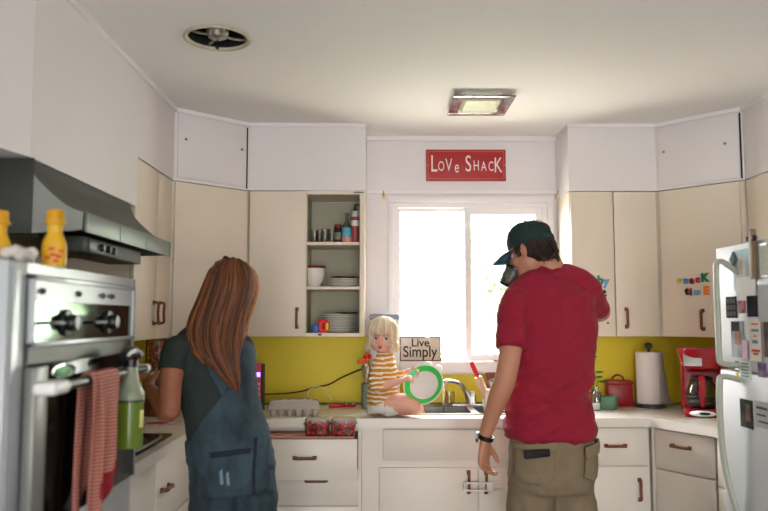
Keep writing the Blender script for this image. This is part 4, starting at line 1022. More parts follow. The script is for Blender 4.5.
flat('card', 750, 319, 763, 362, Mc, 'beige card with blue and red printed lines on the freezer', 'card', off=.003, children=((.2, .8, .86, .9, mm_('ink_red', (190, 60, 60)), 'text_line'), (.2, .85, .70, .76, mm_('ink_blue', (110, 130, 150)), 'text_line'), (.35, .65, .58, .61, mm_('ink_red', (190, 60, 60)), 'text_line'), (.25, .75, .42, .5, mm_('ink_blue', (110, 130, 150)), 'text_line'), (.15, .9, .22, .28, mm_('ink_red', (190, 60, 60)), 'text_line'), (.3, .75, .15, .2, mm_('ink_red', (190, 60, 60)), 'text_line')))
flat('photo', 764, 318, 775, 358, mm_('photo_brown', (84, 66, 58), var=.5, scale=12), 'dark brown photo at the fridge\'s right edge', 'photo', off=.002)
flat('list', 740, 361, 752, 380, mm_('paper_mint', (204, 214, 204)), 'pale green shopping list at the bottom of the freezer door', 'list', children=tuple((.15, .8, .12 + .18 * k, .2 + .18 * k, mm_('ink_green', (110, 140, 120)), 'text_line') for k in range(5)))
flat('photo', 735.5, 361, 739, 368, Mk, 'tiny dark photo left of the shopping list', 'photo')
flat('sticker', 736, 372, 738.5, 379, mm_('sticker_yellow', (226, 200, 50)), 'small yellow sticker at the freezer door\'s lower corner', 'sticker')
flat('photo', 758, 362, 767, 378, mm_('photo_purple', (120, 100, 130), var=.7, scale=20), 'purple and white picture low on the freezer door', 'photo')
flat('photo', 740, 398, 754, 430, mm_('photo_forest', (50, 56, 50), var=.6, scale=14), 'dark photo at the top of the lower fridge door', 'photo', children=((.45, .8, .25, .85, mm_('photo_tan', (120, 98, 80), var=.5), 'figure_patch'),))
flat('newspaper_clipping', 755, 400, 772, 431, Mg, 'grey newspaper clipping on the lower fridge door', 'clipping', children=((.1, .8, .7, .8, mm_('ink_grey', (84, 86, 86)), 'text_line'), (.1, .7, .45, .52, mm_('ink_grey', (84, 86, 86)), 'text_line'), (.2, .9, .2, .27, mm_('ink_grey', (84, 86, 86)), 'text_line')))

# ------------------------------------------------------------------ on the oven tower
TZ = 1.571
def on_top(px, py, Y):  return V((P(px, py, Y).x, Y, TZ))
def yellow_bottle(label, px, Y):
    t = thing('squeeze_bottle', label, 'bottle', on_top(px, 260, Y), (0, 0, .3))
    bm = new(); sweep(bm, smooth_path([(0, 0, 0, .027, .020), (0, 0, .006, .030, .022), (0, 0, .05, .030, .022), (0, 0, .068, .026, .020), (0, 0, .085, .019, .017), (0, 0, .105, .019, .017), (0, 0, .112, .024, .020)], 3), side=(1, 0, 0), n=24, power=2.6); link('body', bm, mat('mustard_yellow', (214, 164, 16), .45, var=.05), t)
    bm = new(); lathe(bm, [(.0, .11), (.026, .11), (.027, .114), (.026, .118), (.0215, .12), (.0215, .142), (.019, .146), (0, .146)], n=24); link('cap', bm, mat('mustard_cap', (208, 150, 14), .45), t)
    bm = new()
    for k, (x, z) in enumerate(((-.012, .022), (0, .03), (.012, .026), (.006, .014), (.016, .04), (-.004, .045))): box(bm, x - .007, x + .007, -.0245, -.021, z - .004, z + .004, .002, mx=T(0, .022 * (abs(x) / .03) ** 2 * .5, 0))
    link('red_print', bm, mat('bottle_red', (206, 50, 30), .5), t)
    return t
yellow_bottle('yellow squeeze bottle with red print on the oven cabinet', 54, 1.92)
yellow_bottle('second yellow bottle cut off by the left edge of the photo', -2, 1.93)
bm = new()
for k in range(12):
    a = k * 2.4; r = .028 * math.sqrt(k / 12); ell(bm, (r * 1.3 * math.cos(a), r * math.sin(a), .014 + .014 * (1 - k / 12) + .004 * math.sin(k)), (.018, .016, .014), R(a, 'Z'), sub=2)
p = on_top(18, 258, 1.80)
o = remesh('crumpled_napkin', bm, mat('napkin_white', (206, 202, 192), .95), None, vox=.003, it=1, disp=folds(.005, 60, 60, 60), world=False)
o.location = p; tag(o, 'crumpled white napkin on the oven cabinet beside the yellow bottle', 'napkin')
bm = new(); box(bm, -.03, .03, -.045, .045, 0, .005, .002); solo('red_packet', bm, mat('packet_red', (170, 40, 36), .5), 'flat red packet behind the yellow bottle', 'packet', loc=on_top(46, 260, 2.22) + V((.0, .0, 0)), rot=(0, 0, .5))
bm = new(); box(bm, -.022, .022, -.06, .06, 0, .012, .004); solo('orange_packet', bm, mat('packet_orange', (220, 110, 30), .5), 'flat orange packet on the far end of the oven cabinet', 'packet', loc=on_top(80, 270, 2.32), rot=(0, 0, .15))
# towel over the oven handle
hx, hz = OX + .062, .93 + .347
M_TOWEL = stripes('towel_stripes', (140, 36, 44), (196, 144, 124), 105, 'Z', duty=.42, wobble=.004, soft=.15)
M_HEM = mat('towel_hem', (146, 24, 38), .9, bump=.3, bscale=300)
def towel_sheet(y0, y1, lenf, lenb, r, seed, fx=0.0, taper=0.0):
    bm = new(); nu, rows = 26, []
    path = []
    for i in range(22): path.append((-lenb * (1 - i / 22), 0))
    n_arc = 10
    for i in range(len(path)): path[i] = (-r, path[i][0])
    for i in range(n_arc + 1):
        a = math.pi - math.pi * i / n_arc; path.append((r * math.cos(a), r * math.sin(a)))
    for i in range(1, 31): path.append((r, -lenf * i / 30))
    for j, (x, z) in enumerate(path):
        row = []
        for k in range(nu + 1):
            u = k / nu; y = y0 + (y1 - y0) * u
            drop = max(0, -z)
            amp = .010 * min(1, drop / .12)
            xx = x + amp * math.sin(u * 11 + seed + drop * 3) * (1 if x > 0 else -.4) + (.006 * drop if x > 0 else 0)
            yc = (y0 + y1) / 2
            yy = yc + (y - yc) * (1 - .25 * drop / .35 * taper) + .01 * math.sin(drop * 9 + seed)
            zz = z - .05 * (u - .5) * drop / .3 * fx
            row.append(bm.verts.new((xx, yy, zz)))
        rows.append(row)
    for i, (a, b) in enumerate(zip(rows, rows[1:])):
        for k in range(nu): bm.faces.new((a[k], a[k + 1], b[k + 1], b[k])).material_index = int(i > len(rows) - 6)
    bmesh.ops.recalc_face_normals(bm, faces=bm.faces)
    bmesh.ops.solidify(bm, geom=list(bm.faces), thickness=.003)
    return bm
t = thing('dish_towel', 'red and white striped dish towel hanging over the oven handle', 'towel', (hx, 2.05, hz), (0, 0, 0))
link('upper_fold', towel_sheet(-.05, .10, .29, .22, .0235, .5, fx=-.8), [M_TOWEL, M_HEM], t, smooth=True)
link('lower_fold', towel_sheet(-.09, .06, .385, .3, .0175, 2.2, fx=-2.8, taper=.3), [M_TOWEL, M_HEM], t, smooth=True)
# spray bottle hooked on the handle
yy = 2.285
t = thing('spray_bottle', 'spray bottle with green liquid hooked on the oven handle', 'spray bottle', (hx + .012, yy, 1.315), (0, 0, 0))
bm = new(); sweep(bm, smooth_path([(0, 0, -.255, .036, .036), (0, 0, -.25, .040, .040), (0, 0, -.12, .040, .040)], 3), side=(1, 0, 0), n=24); link('liquid', bm, mat('green_liquid', (96, 118, 34), .25, var=.05), t)
bm = new(); sweep(bm, smooth_path([(0, 0, -.12, .0405, .0405), (0, 0, -.10, .040, .040), (0, 0, -.075, .028, .028), (0, 0, -.04, .020, .020), (0, 0, -.02, .018, .018)], 4), side=(1, 0, 0), n=24); link('bottle_neck', bm, mat('milky_plastic', (140, 148, 126), .4), t)
bm = new(); sweep(bm, [(0, 0, -.125, .0412, .0412), (0, 0, -.119, .0415, .0415)], side=(1, 0, 0), n=24); link('ring', bm, mat('dark_green', (30, 46, 36), .4), t)
bm = new(); box(bm, .036, .0412, -.022, .0, -.20, -.15, .001); link('label', bm, mat('spray_label', (206, 200, 120), .5), t)
bm = new(); lathe(bm, [(0, .0), (.02, .0), (.021, -.022), (0, -.022)], n=20); sweep(bm, smooth_path([(0, -.07, .012, .011, .013), (0, -.02, .022, .015, .017), (0, .03, .02, .014, .015), (.004, .062, .012, .011, .011)], 4), side=(1, 0, 0), n=14, power=3); sweep(bm, smooth_path([(0, .035, .01, .006, .005), (0, .048, -.02, .006, .005), (0, .04, -.045, .006, .005)], 4), side=(1, 0, 0), n=10); link('trigger_head', bm, M_BLACK, t)
bm = new(); lathe(bm, [(0, .016), (.01, .015), (.013, 0), (0, 0)], T(.004, .062, .012) @ R(-math.pi / 2, 'X'), n=14); link('nozzle', bm, mat('nozzle_grey', (150, 150, 150), .3, .5), t)

# ------------------------------------------------------------------ outside the window
bm = new(); box(bm, -14, 14, 4.9, 30, -.6, -.5); g = struct('ground_outside', bm, mat('pale_ground', (200, 196, 180), .9))
def tree(name, label, x, y, h, r, seed, col):
    rn = random.Random(seed)
    t = thing(name, label, 'tree', (x, y, -.5))
    bm = new(); tube(bm, [(0, 0, 0), (.1, 0, h * .4), (0, .1, h * .75)], [.12, .09, .05], n=10)
    for k in range(5):
        a = k * 1.256; tube(bm, [(.05, 0, h * .4), (r * .4 * math.cos(a), r * .4 * math.sin(a), h * .62), (r * .7 * math.cos(a), r * .7 * math.sin(a), h * .8)], [.04, .03, .015], n=6)
    link('trunk', bm, mat('bark', (150, 130, 110), .9), t)
    bm = new()
    cl = [V((rn.gauss(0, r * .45), rn.gauss(0, r * .45), h * .72 + rn.gauss(0, r * .4))) for _ in range(64)]
    for c in cl:
        for k in range(60):
            p = c + V((rn.gauss(0, 1), rn.gauss(0, 1), rn.gauss(0, 1))) * .16
            q = Quaternion((rn.gauss(0, 1), rn.gauss(0, 1), rn.gauss(0, 1), rn.gauss(0, 1))).normalized()
            s = rn.uniform(.05, .10)
            vs = [bm.verts.new(p + q @ V(v) * s) for v in ((-1, 0, 0), (0, -.5, .1), (1, 0, 0), (0, .5, .1))]
            bm.faces.new(vs)
    f = link('foliage', bm, mat('leaf_' + name, col, .6, var=.3, strands=True), t)
tree('garden_tree', 'pale green tree outside the right window pane', 1.75, 9.5, 3.4, 1.0, 3, (188, 208, 172))
tree('garden_shrub', 'washed-out shrub outside the left window pane', .1, 11.0, 3.0, .9, 5, (194, 212, 180))
tree('far_tree', 'tree outside seen only in the oven glass reflection', 3.4, 7.5, 4.2, 1.5, 9, (150, 176, 130))

# ================================================================== people
def fmx(c, f, up=(0, 0, 1)):
    f = V(f).normalized(); up = V(up); x = f.cross(up).normalized(); z = x.cross(f).normalized()
    return Matrix(((x.x, f.x, z.x, c[0]), (x.y, f.y, z.y, c[1]), (x.z, f.z, z.z, c[2]), (0, 0, 0, 1)))
def head_bm(bm, M, s=1.0, child=False):
    t = new()
    e = lambda c, r, rot=None: ell(t, c, r, rot, sub=3)
    if child:
        e((0, -.012, .032), (.082, .092, .082)); e((0, .02, -.026), (.068, .062, .062)); e((0, .04, -.060), (.048, .038, .028)); e((0, .066, -.072), (.018, .014, .013))
        for k in (-1, 1):
            e((k * .034, .048, -.038), (.030, .028, .027)); e((k * .080, -.004, -.010), (.008, .015, .022), R(k * .25, 'Z'))
        e((0, .070, .03), (.052, .014, .02))
        sweep(t, [(0, .078, .006, .008, .007), (0, .088, -.014, .009, .008), (0, .096, -.028, .012, .009), (0, .088, -.036, .012, .008)], side=(1, 0, 0), n=12)
    else:
        e((0, -.012, .03), (.075, .095, .085)); e((0, .022, -.03), (.060, .064, .080)); e((0, .045, -.078), (.044, .040, .032)); e((0, .074, -.096), (.020, .016, .014))
        for k in (-1, 1):
            e((k * .034, .055, -.035), (.024, .025, .03)); e((k * .078, -.004, -.012), (.009, .017, .030), R(k * .3, 'Z')); e((k * .083, -.010, -.005), (.006, .015, .02), R(k * .4, 'Z'))
        e((0, .075, .02), (.05, .018, .012))
        sweep(t, [(0, .086, .008, .009, .008), (0, .098, -.014, .010, .009), (0, .110, -.034, .014, .010), (0, .092, -.044, .013, .008)], side=(1, 0, 0), n=12)
    sweep_l = (.020, -.070, .089) if not child else (.017, -.054, .078)
    ell(t, (0, sweep_l[2] - .004, sweep_l[1] + .006), (sweep_l[0], .009, .0055)); ell(t, (0, sweep_l[2] - .005, sweep_l[1] - .005), (sweep_l[0] * .85, .009, .006))
    merge(bm, t, M @ S(s, s, s))
def hand_bm(bm, w, d, n, th, s=1.0, curls=(.35, .5, .3), spread=.0, thumb=(.55, .75, .25), r=1.0):
    """w wrist, d finger direction, n the way the palm faces, th thumb side"""
    d = V(d).normalized(); th = V(th); th = (th - d * th.dot(d)).normalized(); n_ = d.cross(th)
    n = n_ if n_.dot(V(n)) > 0 else -n_
    w = V(w)
    pt = lambda a, b, c: w + (d * a + th * b + n * c) * s
    sweep(bm, smooth_path([tuple(pt(a, b, 0)) + (hw * s, hh * s) for a, b, hw, hh in ((-.02, 0, .026, .020), (.01, 0, .028, .019), (.045, .002, .037, .017), (.075, .001, .041, .015), (.092, 0, .038, .011))], 3), side=th, n=16)
    for k, (off, L) in enumerate(((.031, .074), (.0105, .083), (-.0105, .077), (-.030, .060))):
        base = pt(.082, off, 0); ang = 0; p = base; rr = (.0095, .009, .0085, .0078)[k] * s * r
        pts = [(pt(.06, off * .9, 0), rr), (p, rr)]
        side = d + th * (off * spread * 8); side.normalize()
        for fr_, c in zip((.46, .30, .24), (curls[0] + .07 * k, curls[1] + .05 * k, curls[2])):
            ang += c; p = p + (side * math.cos(ang) + n * math.sin(ang)) * L * fr_ * s; pts.append((p, rr * (.98 - .06 * len(pts))))
        limb(bm, pts, n=10, k=3)
    dv = (d * thumb[0] + th * thumb[1] + n * thumb[2]).normalized()
    p0 = pt(.015, .018, .004); p1 = pt(.035, .034, .008); p2 = p1 + dv * .034 * s; p3 = p2 + (dv * .8 + d * .45 + n * .15).normalized() * .028 * s
    limb(bm, [(p0, .013 * s), (p1, .0125 * s), (p2, .0105 * s), (p3, .0088 * s)], n=10, k=3)
def patch(name, src, keep, off, thick, m, parent, extra=None):
    """garment piece cut from the surface of src by planes (world point, world normal to keep)"""
    bm = bmesh.new(); bm.from_mesh(src.data)
    mw = I(); p = src
    while p is not None: mw = rootmx(p) @ mw; p = p.parent
    bmesh.ops.transform(bm, matrix=mw, verts=bm.verts)
    for co, no in keep:
        bmesh.ops.bisect_plane(bm, geom=list(bm.verts) + list(bm.edges) + list(bm.faces), plane_co=V(co), plane_no=V(no).normalized(), clear_inner=True)
    if extra: bmesh.ops.delete(bm, geom=[f for f in bm.faces if not extra(f.calc_center_median())], context='FACES')
    bm.normal_update()
    mv = [(v, v.normal * off) for v in bm.verts]
    for v, d in mv: v.co += d
    if thick: bmesh.ops.solidify(bm, geom=list(bm.faces), thickness=thick)
    return link(name, bm, m, parent, world=True, smooth=True)
def strands(bm, paths, rad, n=5):
    for pts, rr in paths:
        q = smooth_path([tuple(p) for p in pts], 3)
        m_ = len(q)
        sweep(bm, [tuple(p) + (rad * rr * (.55 + .45 * math.sin(math.pi * min(1, (i + 1) / m_ * .9))) * (1 if i < m_ - 1 else .25),) for i, p in enumerate(q)], n=n)
rn = random.Random(11)

# ---------------------------------------------------------------- man
MY = 3.4
man = thing('person', 'man in a red t-shirt, khaki shorts and dark green cap, drinking from a mug', 'person', (P(551, 430, MY).x, MY, 0))
mr, mf = V((.95, .30, 0)).normalized(), V((-.30, .95, 0)).normalized()
pm = 1 / 747.0
def hw(px, Y): return px * Y * pm
hc = P(530, 250, 3.43)
hf = V((-.73, .56, -.30)).normalized()
HM = fmx(hc, hf) @ S(1.06, 1.06, 1.06)
sk = new()
def torso(bm, g, Y, specs, side):
    sweep(bm, smooth_path([tuple(P(x, y, Y + dy)) + (hw(a, Y) + g, b + g) for x, y, dy, a, b in specs], 5), side=side, n=28, power=2.3)
mt_ = [(550, 455, 0, 42, .13), (549, 425, 0, 41.5, .122), (551, 395, 0, 40, .115), (554, 360, 0, 40.5, .122), (556, 330, .01, 42, .13), (554, 305, .02, 42, .122), (553, 290, .03, 38, .10), (555, 279, .04, 25, .075), (556, 272, .04, 15, .06)]
torso(sk, -.034, MY, mt_, mr)
limb(sk, [(P(558, 285, 3.44), .068), (P(550, 266, 3.44), .060), (P(541, 250, 3.44), .060)])
head_bm(sk, HM)
LS, LE, LW = P(516, 303, 3.35), P(506, 376, 3.27), P(485.5, 434, 3.33)
limb(sk, [(LS, .056), (P(512, 340, 3.30), .052), (LE, .047), (P(500, 393, 3.28), .047), (P(492, 415, 3.31), .036), (LW, .0285)])
hand_bm(sk, P(485, 441, 3.33), (-.08, .05, -1), (.7, -.55, 0), (.62, .75, 0), 1.08, curls=(.35, .75, .5), thumb=(.75, .55, .35))
RS, RE, RH = P(587, 292, 3.47), P(600, 313, 3.66), P(531, 285, 3.72)
limb(sk, [(RS, .058), ((RS + RE) / 2, .052), (RE, .045), (RE.lerp(RH, .4), .043), (RE.lerp(RH, .85), .030), (RH, .027)])
hand_bm(sk, RH, (-1, -.05, .12), (-.2, -1, .1), (0, .1, 1), .95, curls=(.7, .7, .4), thumb=(.6, .5, .6))
hipL, hipR = P(534, 470, 3.38), P(568, 470, 3.43)
fl, frr = V((hipL.x - .02, 3.40, .09)), V((hipR.x + .04, 3.46, .09))
for a, c in ((hipL, fl), (hipR, frr)):
    k = a.lerp(c, .5); limb(sk, [(a, .085), (a.lerp(c, .3), .075), (k, .055), (k.lerp(c, .35), .056), (c, .036)])
remesh('body', sk, M_SKIN, man, vox=.005, it=3)
# t-shirt
M_TEE = mat('crimson_jersey', (146, 16, 46), .85, var=.12, scale=90, bump=.12, bscale=220, sheen=.05)
def tee(bm):
    torso(bm, .004, MY, [(549, 436, 0, 43.5, .135), (549, 420, 0, 43, .132)] + mt_[2:], mr)
    ell(bm, LS, (.070, .068, .068)); sweep(bm, smooth_path([tuple(LS) + (.068, .070), tuple(P(513, 320, 3.33)) + (.068, .071), tuple(P(511, 347.5, 3.295)) + (.066, .067)], 4), n=20)
    limb(bm, [(P(584, 290, 3.45), .068), (RS, .066), (RS.lerp(RE, .3), .064)], k=4); sweep(bm, [tuple(RS.lerp(RE, .2)) + (.064,), tuple(RS.lerp(RE, .55)) + (.061,), tuple(RS.lerp(RE, .84)) + (.058,)], n=20)
    limb(bm, [(P(517, 297, 3.38), .058), (P(536, 282, 3.42), .062), (P(556, 279, 3.44), .075), (P(578, 282, 3.45), .066), (P(588, 290, 3.46), .062)])
b = new(); tee(b)
def tee_folds(co, nn):
    u = (co - man.location).dot(mr)
    q = V((u * 7 + co.z * 9, co.y * 3, co.z * 3 - u * 3))
    q2 = V((u * 4, 0, co.z * 16 - u * 10))
    lo = max(0.25, min(1, (1.42 - co.z) / .35))
    rd = lambda w: 1 - 2.2 * abs(noise.noise(w))
    return .010 * lo * noise.noise(q) + .020 * lo * rd(q * 1.1 + V((9, 0, 0))) * max(0, noise.noise(q2 * .35) + .45) + .016 * lo * rd(q2 * .7 + V((5, 0, 0))) + .003 * noise.noise(co * 25)
te = remesh('t_shirt', b, M_TEE, man, vox=.007, it=5, disp=tee_folds)
def cut(o, co, no, region=None):
    bm = bmesh.new(); bm.from_mesh(o.data)
    mw = I(); p = o
    while p is not None: mw = rootmx(p) @ mw; p = p.parent
    inv = mw.inverted(); co = inv @ V(co); no = (inv.to_3x3() @ V(no)).normalized()
    fs = [f for f in bm.faces if region is None or region(mw @ f.calc_center_median())]
    vs = {v for f in fs for v in f.verts}; es = {e for f in fs for e in f.edges}
    bmesh.ops.bisect_plane(bm, geom=list(vs) + list(es) + fs, plane_co=co, plane_no=no, clear_outer=True)
    bm.to_mesh(o.data); bm.free()
b = new(); nk = P(550, 272.5, 3.44)
lathe(b, [(.064, -.008), (.072, -.012), (.072, .0), (.066, .010), (.061, .008)], fmx(nk, (.3, .95, .1), (-.38, -.12, 1)) @ S(1.0, .95, 1), n=40, closed=True)
link('collar', b, M_TEE, te, world=True, smooth=True)
# shorts
M_KHA = mat('khaki_cotton', (132, 116, 92), .9, var=.12, scale=25, bump=.15, bscale=160)
b = new()
sweep(b, smooth_path([tuple(P(x, y, MY)) + (hw(a, MY), d) for x, y, a, d in ((550, 425, 42, .135), (551, 440, 42.5, .137), (551, 460, 43.5, .145), (552, 480, 43, .145), (552, 490, 41, .13))], 4), side=mr, n=28, power=2.3)
for a, c, o_ in ((hipL, fl, -.010), (hipR, frr, .006)):
    limb(b, [(a + V((o_, 0, 0)), .105), (a.lerp(c, .25) + V((o_, 0, 0)), .108), (a.lerp(c, .5) + V((o_, 0, 0)), .105)], k=4)
sh_ = remesh('cargo_shorts', b, M_KHA, man, vox=.008, it=5, disp=lambda co, nn: .008 * noise.noise(V((co.x * 9, co.y * 6, co.z * 14))) + .004 * noise.noise(co * 28))
cut(sh_, (0, 0, .47), (0, 0, -1))
def wpt(px, py, Y=3.27): return P(px, py, Y)
def quad_planes(pts, Y):
    """planes through the camera-independent vertical prism over a polygon on the back of a garment (world XZ)"""
    ps = [P(x, y, Y) for x, y in pts]; out = []
    cx = sum((p for p in ps), V()) / len(ps)
    for a, c in zip(ps, ps[1:] + ps[:1]):
        d = c - a; nn = V((d.z, 0, -d.x))
        if nn.dot(cx - a) < 0: nn = -nn
        out.append((a, nn))
    return out
back = [((0, MY + .0, 0), (0, -1, 0))]
patch('back_pocket', sh_, quad_planes([(519, 446), (552, 444), (553, 477), (545, 484), (524, 483), (517, 474)], 3.27) + back, .009, .008, M_KHA, sh_)
patch('pocket_flap', sh_, quad_planes([(517, 445), (554, 442), (556, 450), (517, 451)], 3.27) + back, .016, .006, M_KHA, sh_)
b = new(); box(b, -.058, .058, -.012, .012, -.020, .014, .005, mx=T(P(537, 453, 3.255)) @ R(-.06, 'Y') @ R(.2, 'Z'))
wl = link('wallet', b, mat('wallet_black', (22, 20, 20), .6), None); 
bpy.data.objects.remove(wl)
b = new(); box(b, -.058, .058, -.012, .012, -.020, .014, .005); solo('wallet', b, mat('wallet_black', (22, 20, 20), .6), 'black wallet sticking out of the man\'s back pocket', 'wallet', loc=P(537, 453, 3.235), rot=(0, -.06, .25))
patch('side_pocket', sh_, quad_planes([(584, 452), (602, 448), (602, 476), (594, 482), (583, 478)], 3.3) + [((0, MY + .06, 0), (0, -1, 0))], .014, .012, M_KHA, sh_)
patch('pocket_flap', sh_, quad_planes([(582, 447), (603, 443), (603, 454), (583, 459)], 3.3) + [((0, MY + .06, 0), (0, -1, 0))], .022, .008, M_KHA, sh_)
b = new()
for (a, c) in (((557, 438), (560, 490)), ((530, 438), (531, 445)), ((572, 438), (573, 447))): pass
# shoes
for a in (fl, frr):
    b = new(); sweep(b, smooth_path([tuple(a - mf * .06 + V((0, 0, -.045))) + (.038, .042), tuple(a + mf * .03 + V((0, 0, -.045))) + (.042, .042), tuple(a + mf * .13 + V((0, 0, -.06))) + (.046, .028), tuple(a + mf * .19 + V((0, 0, -.066))) + (.03, .018)], 4), side=mr, n=18, power=3)
    link('shoe', b, mat('shoe_grey', (70, 70, 72), .7), man, world=True)
# hair, cap
M_MH = mat('dark_brown_hair', (52, 36, 26), .6, var=.5, strands=True)
b = new(); hl = new()
ell(hl, (0, -.018, .02), (.079, .094, .082)); ell(hl, (0, -.050, -.026), (.064, .050, .046))
for k in (-1, 1): ell(hl, (k * .073, .022, -.005), (.008, .012, .028))
merge(b, hl, HM)
hr = remesh('hair', b, mat('dark_brown_hair_base', (46, 32, 24), .7, var=.3, scale=60, bump=.5, bscale=200), man, vox=.005, it=2, disp=folds(.006, 60, 60, 60))
cut(hr, HM @ V((0, .0, -.02)), HM.to_3x3() @ V((0, 1, -.1)), lambda p: (HM.inverted() @ p).z < -.03)
b = new(); ps = []
for k in range(150):
    a = rn.uniform(-2.6, -.55); z = rn.uniform(-.07, .03); rx, ry = .079, .096
    q = V((rx * math.cos(a), -.016 + ry * math.sin(a), z)) * (1 - max(0, -z - .02) * 2.2)
    w = V((q.x * .98, q.y * .99 - .002, q.z - .012)); e_ = V((q.x * 1.03 + rn.uniform(-.008, .008), q.y * 1.03 - .004, q.z - .028))
    ps.append(([HM @ q, HM @ w, HM @ e_], 1))
strands(b, ps, .0032); link('hair_strands', b, M_MH, hr, world=True, smooth=True)
M_CAP = mat('cap_green', (26, 50, 46), .85, var=.15, scale=60, bump=.15, bscale=400)
b = new()
sweep(b, smooth_path([(0, -.008, .022, .086, .104), (0, -.008, .05, .0855, .103), (0, -.008, .08, .078, .094), (0, -.009, .105, .060, .074), (0, -.010, .120, .036, .046), (0, -.010, .126, .010, .012)], 4), side=(1, 0, 0), n=40, mx=HM @ R(.07, 'X'))
cp = link('cap', b, M_CAP, man, world=True, smooth=True)
b = new(); lathe(b, [(.007, -.002), (.007, .002), (.003, .005), (0, .005)], HM @ R(.07, 'X') @ T(0, -.010, .126), n=12)
for k in range(6):
    a = k * math.pi / 3 + math.pi / 6
    tube(b, [(math.cos(a) * x * .086, -.008 + math.sin(a) * x * .104, z) for x, z in ((.12, .1265), (.42, .1215), (.70, .1065), (.91, .0815), (.998, .051))], .0016, n=5, k=3, mx=HM @ R(.07, 'X'))
link('seams', b, mat('cap_seam', (18, 36, 34), .9), cp, world=True)
b = new(); rows = []
for i in range(9):
    v = i / 8; row = []
    for j in range(15):
        u = -1 + 2 * j / 14
        x = .076 * u * (1 - .18 * v * v); y0_ = -.008 + .104 * math.sqrt(max(0, 1 - (x / .086) ** 2)); 
        L_ = .098 * math.sqrt(max(0, 1 - (u * .93) ** 2)) + .008
        row.append(b.verts.new((x, y0_ - .012 + L_ * v, .030 - .022 * u * u - .030 * v * v)))
    rows.append(row)
for a, c in zip(rows, rows[1:]):
    for j in range(14): b.faces.new((a[j], a[j + 1], c[j + 1], c[j]))
bmesh.ops.solidify(b, geom=list(b.faces), thickness=.003); bmesh.ops.transform(b, matrix=HM @ R(.0, 'X'), verts=b.verts)
link('brim', b, mat('brim_blue', (70, 102, 132), .8, var=.1), cp, world=True, smooth=True)
b = new(); ell(b, (0, 0, 0), (.036, .012, .024)); bmesh.ops.transform(b, matrix=HM @ T(0, -.101, .062), verts=b.verts); link('cap_opening', b, mat('dark_brown_hair_base', (46, 32, 24)), cp, world=True)
b = new()
def arc(r0, z0, a0, a1, zz=0, n=14): return [(r0 * .086 * math.sin(a0 + (a1 - a0) * i / n), -.008 - r0 * .104 * math.cos(a0 + (a1 - a0) * i / n), z0) for i in range(n + 1)]
sweep(b, [p + (.010, .002) for p in arc(1.03, .030, -.6, .6)], side=(0, 0, 1), n=8, power=4, mx=HM @ R(.07, 'X')); link('strap', b, mat('cap_strap', (30, 62, 58), .7), cp, world=True)
# glasses
b = new(); gl = new()
for k in (-1, 1):
    q = [(k * .033 + .024 * math.cos(a), .103, -.006 + .020 * math.sin(a), .0022) for a in [i * 2 * math.pi / 20 for i in range(21)]]
    sweep(gl, q, n=6, cap=False); sweep(gl, smooth_path([(k * .057, .102, .0, .002), (k * .076, .085, .004, .002), (k * .083, .01, .004, .002), (k * .082, -.012, -.008, .002)], 4), n=6)
sweep(gl, [(-.009, .105, -.002, .002), (.009, .105, -.002, .002)], n=6)
merge(b, gl, HM); gg = link('glasses', b, M_BLACK, man, world=True)
b = new()
for k in (-1, 1): lathe(b, [(0, 0), (.023, 0)], HM @ T(k * .033, .103, -.006) @ R(math.pi / 2, 'X') @ S(1, .85, 1), n=20)
ML_ = clear('lens', (245, 245, 245), 0.0)
for n_ in ML_.node_tree.nodes:
    if n_.type == 'LAYER_WEIGHT': n_.inputs[0].default_value = .02
link('lenses', b, ML_, gg, world=True)
def eyes(M, root, dx, y, z, r, iris, look=(0, 1, 0), rows=True):
    for k in (-1, 1):
        b = new(); ell(b, (0, 0, 0), (r, r, r)); bmesh.ops.transform(b, matrix=M @ T(k * dx, y, z), verts=b.verts)
        e = link('eye', b, mat('eye_white', (226, 222, 218), .2), root, world=True, smooth=True)
        lk = V(look).normalized(); q = lk.to_track_quat('Z', 'Y').to_matrix().to_4x4()
        b = new(); lathe(b, [(0, r * 1.03), (r * .24, r * 1.02), (r * .25, r * 1.015)], M @ T(k * dx, y, z) @ q, n=16); lp = link('pupil', b, mat('pupil', (10, 10, 12), .2), e, world=True)
        b = new(); lathe(b, [(r * .24, r * 1.01), (r * .50, r * .92), (r * .53, r * .80)], M @ T(k * dx, y, z) @ q, n=16); link('iris', b, iris, e, world=True)
        b = new(); sweep(b, smooth_path([(-r * .98, y * 0 - r * .35, 0, .0012), (-r * .55, r * .55, r * .52, .0020), (0, r * .86, r * .66, .0022), (r * .55, r * .55, r * .52, .0020), (r * .98, -r * .35, 0, .0012)], 4), n=6, mx=M @ T(k * dx, y, z)); link('eyelid', b, mat('lash_brown', (104, 74, 58), .7), e, world=True)
eyes(HM, man, .030, .068, -.006, .0125, mat('iris_brown', (90, 60, 40), .2))
# watch
wp = P(486, 437.5, 3.33); wd_ = (P(485, 441, 3.33) - P(492, 415, 3.31)).normalized()
t = thing('wristwatch', 'wristwatch with a black strap and steel case on the man\'s left wrist', 'watch', wp)
b = new(); lathe(b, [(.030, -.010), (.0335, -.010), (.0335, .010), (.030, .010)], T(wp) @ wd_.to_track_quat('Z', 'Y').to_matrix().to_4x4(), n=32, closed=True); link('strap', b, M_BLACK, t, world=True)
b = new(); lathe(b, [(0, 0), (.022, 0), (.024, .003), (.023, .011), (.019, .012), (0, .012)], T(wp + V((-.031, .006, 0))) @ V((-1, .25, .1)).to_track_quat('Z', 'Y').to_matrix().to_4x4(), n=28); cs_ = link('case', b, M_CHROME, t, world=True)
b = new(); lathe(b, [(0, .0126), (.018, .0124)], T(wp + V((-.031, .006, 0))) @ V((-1, .25, .1)).to_track_quat('Z', 'Y').to_matrix().to_4x4(), n=24); link('watch_face', b, mat('watch_red', (200, 40, 40), .3), cs_, world=True)
